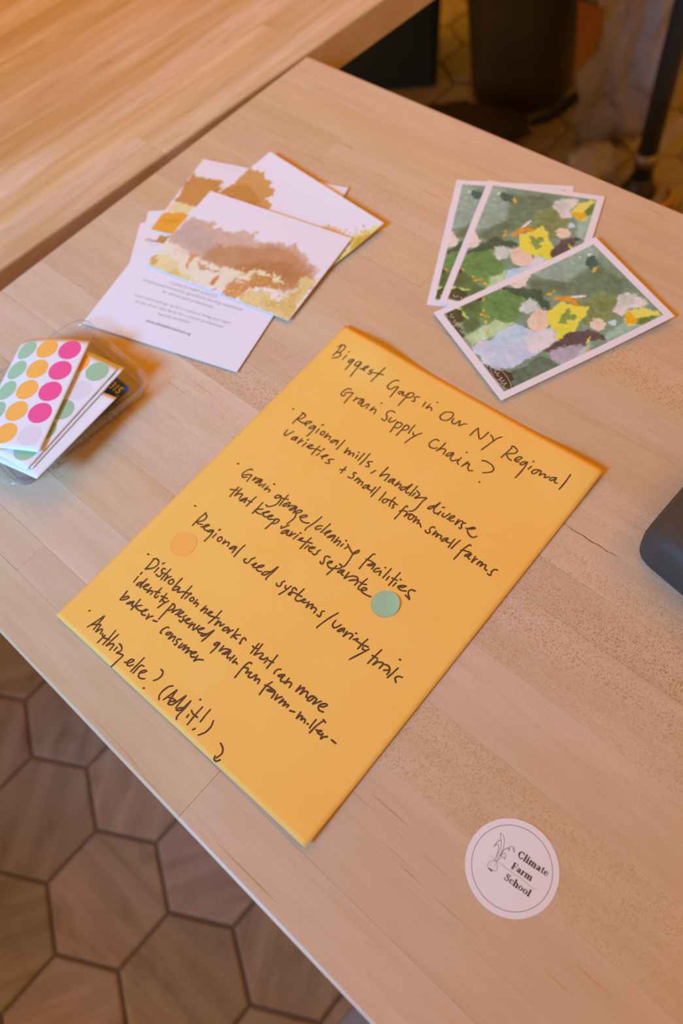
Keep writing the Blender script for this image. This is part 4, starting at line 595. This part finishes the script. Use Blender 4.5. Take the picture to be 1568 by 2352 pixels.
# ---------------------------------------------------------------- clear tray with sticker sheets
tray = empty('clear_plastic_tray', (.203, -.393, TZ), math.radians(-4.6)); tag(tray, 'clear plastic blister tray holding the sticker sheets at the left edge', 'tray')
clr = clear('clear_blister_plastic', (.93, .94, .95, 1), .05, .10, (.72, .72, .76, 1), .10)
TW, TH = .100, .127
def tr_ring(ins, z, r): return [(x-TW/2, y-TH/2, z) for x, y in rounded(TW-2*ins, TH-2*ins, r, 8)]
rings = [tr_ring(.0052, .0006, .008), tr_ring(.0040, .0009, .009), tr_ring(.0030, .004, .010), tr_ring(.0020, .0125, .011), tr_ring(.0012, .0142, .0115), tr_ring(-.0022, .0148, .014), tr_ring(-.0032, .0142, .015), tr_ring(-.0034, .0122, .015)]
V, F = loft(rings, True, False); t_ = mesh_obj('tray_shell', V, F, clr, tray, True)
def ridge(name, pts, r):
    V, F = tube(pts, [r]*len(pts), 8); mesh_obj(name, V, F, clr, tray, True)
for y in (-.036, -.064, -.092):
    ridge('moulded_rib', [(-.0015, y, .002), (-.0005, y, .012), (-.0005, y-.003, .0135)], .0011); ridge('moulded_rib', [(-.0015, y-.005, .002), (-.0005, y-.005, .012)], .0011)
for k in range(5): ridge('moulded_nub', [(-.0055, -.072-k*.0035, .0022), (-.0075, -.073-k*.0035, .0030)], .0009)
for k in range(6):
    a = math.radians(-90+k*16); ridge('moulded_nub', [(-.012+.004*math.cos(a), -TH+.013+.004*math.sin(a), .002), (-.012+.007*math.cos(a), -TH+.013+.007*math.sin(a), .0045)], .001)
# printed cardboard insert
ins = empty('cardboard_insert', (.1938, -.4065, TZ), math.radians(-2)); tag(ins, 'dark blue cardboard insert with yellow corner and yellow number 315', 'card')
blue = plain('navy_blue_print', (.03, .10, .30, 1), .4, nscale=60, bump=0); yel = plain('yellow_print', (.95, .72, .03, 1), .4, bump=0, nscale=60, amt=.1)
V, F = loft([[(x-.035, y-.0175, z) for x, y in rounded(.070, .035, .004, 6)] for z in (.0117, .0120)]); mesh_obj('card_stock', V, F, blue, ins)
yp = [(-.034, -.034), (-.003, -.0345), (-.0005, -.032), (-.0005, -.0275), (-.006, -.0262), (-.012, -.0258), (-.020, -.0268), (-.028, -.0290), (-.034, -.0320)]
V, F = loft([[(x, y, .01201) for x, y in yp], [(x, y, .01208) for x, y in yp]]); mesh_obj('yellow_band', V, F, yel, ins)
text_mesh('number_print', '315', -.0158, -.0105, -.0042, -.0100, .01212, yel, ins, .03, 1.15)
text_mesh('number_print', 'CT.', -.0043, -.0122, -.0012, -.0121, .01212, yel, ins, .02)
wt = paper('white_small_print', (.8, .8, .8, 1))
for k, (a, b) in enumerate(((-.0105, -.0020), (-.0095, -.0025))): text_mesh('small_print', ('round labels', 'removable')[k], a, -.0148-k*.0028, b, -.0147-k*.0028, .01212, wt, ins)

# sticker sheets
liner = paper('glossy_sticker_liner', (.85, .85, .83, 1), .38, bump=.03)
ghost = paper('bare_liner_spot', (.80, .75, .75, 1), .3, bump=.02)
def sheet(label, org, cdir, rdir, W, Hh, zfun, cols, skip=(), s0=13.5, t0=11.0, pitch=20.2, gap=0.0):
    """org: centre of the dot in the first column and row; cdir: towards the next column, rdir: towards the next row"""
    root = empty('sticker_sheet', (0, 0, TZ)); tag(root, label, 'sticker sheet', 'sheets of round stickers fanned out in the tray')
    co, rd = np.array(cdir, float), np.array(rdir, float); co /= np.linalg.norm(co); rd /= np.linalg.norm(rd)
    tab = [(0.0, 0.0)]; s = 0; pl = 0
    while s < W:
        dz = zfun(s+.5)-zfun(s); pl += math.sqrt(max(.05, .25-dz*dz)); s += .5; tab.append((s, pl))
    ts = np.array(tab)
    def place(s_, t_, dz=0.0):
        p = np.interp(s_, ts[:, 0], ts[:, 1]) if s_ > 0 else s_
        q = np.array(org)+co*p+rd*t_
        d1 = max(0.0, (q[0]-138.4)*-.8675 + (q[1]+416.0)*-.4975)       # stay under the curved top sheet
        z_ = min(zfun(max(s_, 0), t_), 28.0 - .00068*d1**2.4 - gap)
        return (q[0]/1000, q[1]/1000, (z_+dz)/1000)
    flip = (co[0]*rd[1]-co[1]*rd[0]) > 0
    V, F = sheet_solid(lambda u, v: place(-s0+u*W, -t0+v*Hh), 30, 20, .00018)
    if flip: F = [f[::-1] for f in F]
    mesh_obj('liner_paper', V, F, liner, root, True)
    for c_, colr in enumerate(cols):
        for r_ in range(5):
            if r_*pitch + 9.5 > Hh - t0: continue
            V, F = [place(c_*pitch, r_*pitch, .07)], []; n = 36
            for q in (5, 9.3):
                for k in range(n): V.append(place(c_*pitch+q*math.cos(2*math.pi*k/n), r_*pitch+q*math.sin(2*math.pi*k/n), .07))
            for k in range(n): F.append((0, 1+k, 1+(k+1) % n)); F.append((1+k, 1+n+k, 1+n+(k+1) % n, 1+(k+1) % n))
            if not flip: F = [f[::-1] for f in F]
            gone = (c_, r_) in skip
            o = mesh_obj('bare_spot' if gone else 'round_sticker', V, F, ghost if gone else dotm[colr], root, True)
            if not gone: o['label'] = colr + ' round sticker'
    return root
rd1 = (.4975, -.8675); cd1 = (-.8675, -.4975)
def zS1(s, t=0): return 28.0 - .00068*max(s, 0)**2.4
sheet('top sticker sheet with rows of green, orange and pink dots', (138.4, -416.0), cd1, rd1, 66, 105, zS1, ('pink', 'orange', 'green'), {(0, 4), (2, 4)}, 13.5, 11)
rd2 = (.166, -.986); cd2 = (-.986, -.166)
sheet('second sticker sheet, turned, with green dots along its right side', (171.0, -415.6), cd2, rd2, 64, 105, lambda s, t=0: 25.3-.02*s, ('green', 'orange', 'pink'), {(0, 1), (2, 4)}, 13.0, 11, gap=.6)
sheet('third sticker sheet peeking out with thin green slices at its right edge', (175.0, -412.8), (-.985, -.17), (.15, -.989), 64, 104, lambda s, t=0: 24.2-.01*s, ('green', 'orange', 'pink'), (), 12.0, 11, gap=1.1)
sheet('fourth sticker sheet sticking out at a white corner over the blue insert', (190.0, -432.9), (-.97, -.24), (.10, -.995), 64, 84, lambda s, t=0: 23.1-.01*s, (), (), 12.5, 8, gap=1.7)
sheet('bottom sticker sheet, nearly hidden, resting in the tray', (176.0, -430.0), (-.98, -.2), (.13, -.99), 62, 80, lambda s, t=0: 20.6, ('orange', 'green', 'pink'), (), 11, 8, gap=3.0)

# ---------------------------------------------------------------- dark rounded device at the right edge
dv = empty('desk_device', (0, 0, TZ)); tag(dv, 'dark grey rounded plastic device case cut off by the right edge of the picture', 'device')
rub = plain('matt_dark_grey_rubber', (.070, .062, .050, 1), .62, nscale=35, amt=.6, bump=.3, bd=.0003, bsc=900)
def rquad(P, r, n=8):
    out = []; m = len(P)
    for i in range(m):
        p = np.array(P[i]); a = np.array(P[i-1])-p; b = np.array(P[(i+1) % m])-p; a /= np.linalg.norm(a); b /= np.linalg.norm(b)
        th = math.acos(np.clip(a@b, -1, 1)); d = r/math.tan(th/2); s = p+a*d; e = p+b*d
        for k in range(n+1):
            t = k/n; out.append(((1-t)**2*s+2*t*(1-t)*p+t*t*e))
    return out
P0 = np.array((557.6, -290.5)); dA = np.array((math.cos(math.radians(-9.5)), math.sin(math.radians(-9.5)))); dB = np.array((math.cos(math.radians(88)), math.sin(math.radians(88))))
base = [P0, P0+dA*185, P0+dA*185+dB*115, P0+dB*100]
cen = sum(base)/4
def dring(inset, z, r):
    out = []
    for p in rquad(base, r):
        d = cen-p; L = np.linalg.norm(d); q = p + d/L*inset; out.append((q[0]/1000, q[1]/1000, z/1000))
    return out
rings = [dring(1.6, .3, 17), dring(.2, 1.2, 17), dring(0, 2.6, 17), dring(.9, 3.0, 17), dring(.9, 3.5, 17), dring(-.2, 4.0, 17), dring(-.6, 12, 18), dring(.2, 19, 19), dring(2.0, 25, 21), dring(5.5, 29.5, 24), dring(11, 32.2, 27), dring(20, 33.8, 30), dring(45, 35, 30)]
V, F = loft(rings); mesh_obj('case_shell', V, F, rub, dv, True)
V, F = loft([dring(1.0, .05, 17), dring(1.0, .6, 17)]); mesh_obj('base_plate', V, F, plain('black_base_rubber', (.015, .015, .016, 1), .7), dv)
random.seed(9); V, F = [], []
for k in range(16):
    x, y = .572+random.random()*.05, -.29+random.random()*.06; z = .0358; s = random.uniform(.00012, .0003); b = len(V)

# ---------------------------------------------------------------- things on the floor behind, out of focus
pole = empty('stand_pole', (.021, .878, 0)); tag(pole, 'dark metal stand pole with a round foot, standing behind the tables', 'stand')
pm = plain('dark_painted_metal', (.028, .030, .024, 1), .35)
brass = plain('worn_brass', (.65, .40, .16, 1), .35, 1.0)
V, F = tube([(0, 0, .02), (0, 0, .5), (0, 0, 1.05)], [.021, .020, .019], 20); mesh_obj('pole', V, F, pm, pole, True)
V, F = loft([[(r*math.cos(2*math.pi*k/28), r*math.sin(2*math.pi*k/28), z) for k in range(28)] for r, z in ((.038, 0), (.038, .008), (.030, .018), (.026, .035), (.022, .04))]); mesh_obj('foot', V, F, pm, pole, True)
V, F = tube([(.045*math.cos(a)+.03, .045*math.sin(a)-.01, .012) for a in np.linspace(-2.2, .9, 14)], [.0075]*14, 8); mesh_obj('brass_ring', V, F, brass, pole, True)
V, F = tube([(0, 0, .075), (0, 0, .10)], [.025, .025], 20); mesh_obj('collar', V, F, plain('dull_steel', (.35, .3, .28, 1), .4, .8), pole, True)

def revolve(name, prof, mat, parent, n=36):
    V, F = loft([[(r*math.cos(2*math.pi*k/n), r*math.sin(2*math.pi*k/n), z) for k in range(n)] for r, z in prof]); return mesh_obj(name, V, F, mat, parent, True)
binm = plain('dark_grey_bin_plastic', (.075, .070, .052, 1), .38, nscale=6, amt=.4)
tb = empty('waste_bin', (-.41, 1.05, 0)); tag(tb, 'dark grey-green round waste bin on the floor behind the tables', 'bin')
revolve('bin_body', [(.105, 0), (.12, .01), (.135, .22), (.150, .47), (.157, .475), (.157, .49), (.148, .49), (.14, .46), (.11, .03)], binm, tb)
V, F = tube([(.151*math.cos(a), .151*math.sin(a), .43+.02*math.sin(a*2)) for a in np.linspace(0, 6.2, 30)], [.004]*30, 8); mesh_obj('bin_band', V, F, plain('black_band', (.02, .02, .02, 1), .5), tb, True)

def crumple(name, loc, size, seed, mat, rot=0, sub=5, amp=.35, flat=0.0):
    bm = bmesh.new(); bmesh.ops.create_icosphere(bm, subdivisions=sub, radius=1.0)
    for v_ in bm.verts:
        p = v_.co.copy(); n1 = mnoise.noise(p*1.3+Vector((seed, 0, 0))); r = 1 - abs(mnoise.noise(p*2.2+Vector((0, seed, 0))))*amp - abs(mnoise.noise(p*5+Vector((0, 0, seed))))*amp*.5 + n1*.25
        q = p*r; v_.co = Vector((q.x*size[0], q.y*size[1], max(q.z*size[2], -size[2]*.86)))
    mn = min(v_.co.z for v_ in bm.verts)
    for v_ in bm.verts: v_.co.z -= mn
    o = bm_obj(name, bm, mat, None, True); o.location = loc; o.rotation_euler = (0, 0, rot); return o
film = clear('smoky_plastic_film', (.80, .72, .66, 1), .10, .62, (.62, .56, .50, 1), .25, .8)
bag = empty('clear_plastic_sack', (-.135, .985, 0)); tag(bag, 'crumpled translucent plastic sack with an orange label beside the bin', 'bag')
b_ = crumple('bag_film', (.012, .008, 0), (.120, .105, .36), 3.0, film, .4); b_.parent = bag
fill = crumple('bag_contents', (0, .01, .002), (.068, .066, .25), 7.0, plain('grey_brown_rubbish', (.34, .28, .24, 1), .7, nscale=14, amt=.8), 0, 4); fill.parent = bag
V, F = tube([(-.134, -.095, .05), (-.10, -.092, .072), (-.07, -.084, .10), (-.045, -.082, .135), (-.029, -.080, .17)], [.009, .011, .011, .011, .009], 8)
mesh_obj('dark_strap', V, F, plain('black_webbing', (.012, .011, .010, 1), .8), bag, True)
lab = [(-.060, -.094, .335), (-.000, -.104, .34), (.006, -.106, .29), (-.010, -.106, .245), (-.040, -.102, .205), (-.050, -.098, .27)]
V = lab + [(x, y+.002, z) for x, y, z in lab]; F = [(5, 4, 3, 2, 1, 0), (6, 7, 8, 9, 10, 11)] + [(i, (i+1) % 6, (i+1) % 6+6, i+6) for i in range(6)]
mesh_obj('orange_label', V, F, plain('orange_paper_label', (.42, .17, .004, 1), .6), bag)
sm = crumple('crumpled_plastic_bag', (-.085, .86, 0), (.062, .040, .05), 11.0, film, .5, 4, .35); tag(sm, 'small crumpled clear plastic bag lying on the floor by the pole', 'bag')
shade_lump = crumple('floor_shade_lump', (-.40, .80, 0), (.16, .075, .05), 5.0, plain('floor_shade_brown', (.045, .035, .025, 1), .9, nscale=20), .5, 4, .4); tag(shade_lump, 'added dark lump standing in for shade on the floor in front of the waste bin', 'bag')  # added dark lump, its brown stands in for floor shade before the bin
# dark crate under the amber table
cr = empty('storage_crate', (-.775, .94, 0), math.radians(38)); tag(cr, 'dark navy storage crate on the floor under the amber table', 'crate')
nv = plain('navy_black_plastic', (.022, .050, .075, 1), .42)
def rr(w, h, r, z): return [(x, y, z) for x, y in rounded(w, h, r, 5)]
V, F = loft([rr(.30, .22, .02, 0), rr(.33, .25, .025, .24), rr(.345, .265, .03, .245), rr(.345, .265, .03, .262), rr(.325, .245, .025, .262), rr(.29, .21, .02, .02)]); mesh_obj('crate_body', V, F, nv, cr)
V, F = loft([rr(.35, .27, .03, .263), rr(.35, .27, .03, .275), rr(.32, .24, .03, .285)]); mesh_obj('crate_lid', V, F, nv, cr)
# grey stool pushed in at the near edge
st = empty('grey_stool', (.742, -.655, 0)); tag(st, 'grey round stool seat just peeking out below the near table edge', 'stool')
gm = plain('pale_grey_plastic', (.38, .33, .30, 1), .4, bump=.05)
revolve('seat', [(.12, .420), (.158, .423), (.170, .432), (.172, .441), (.166, .450), (.13, .455), (.06, .452)], gm, st, 48)
for k in range(4):
    a = math.pi/4+k*math.pi/2; V, F = tube([(.10*math.cos(a), .10*math.sin(a), .425), (.155*math.cos(a), .155*math.sin(a), 0)], [.012, .010], 12); mesh_obj('leg', V, F, steel, st, True)
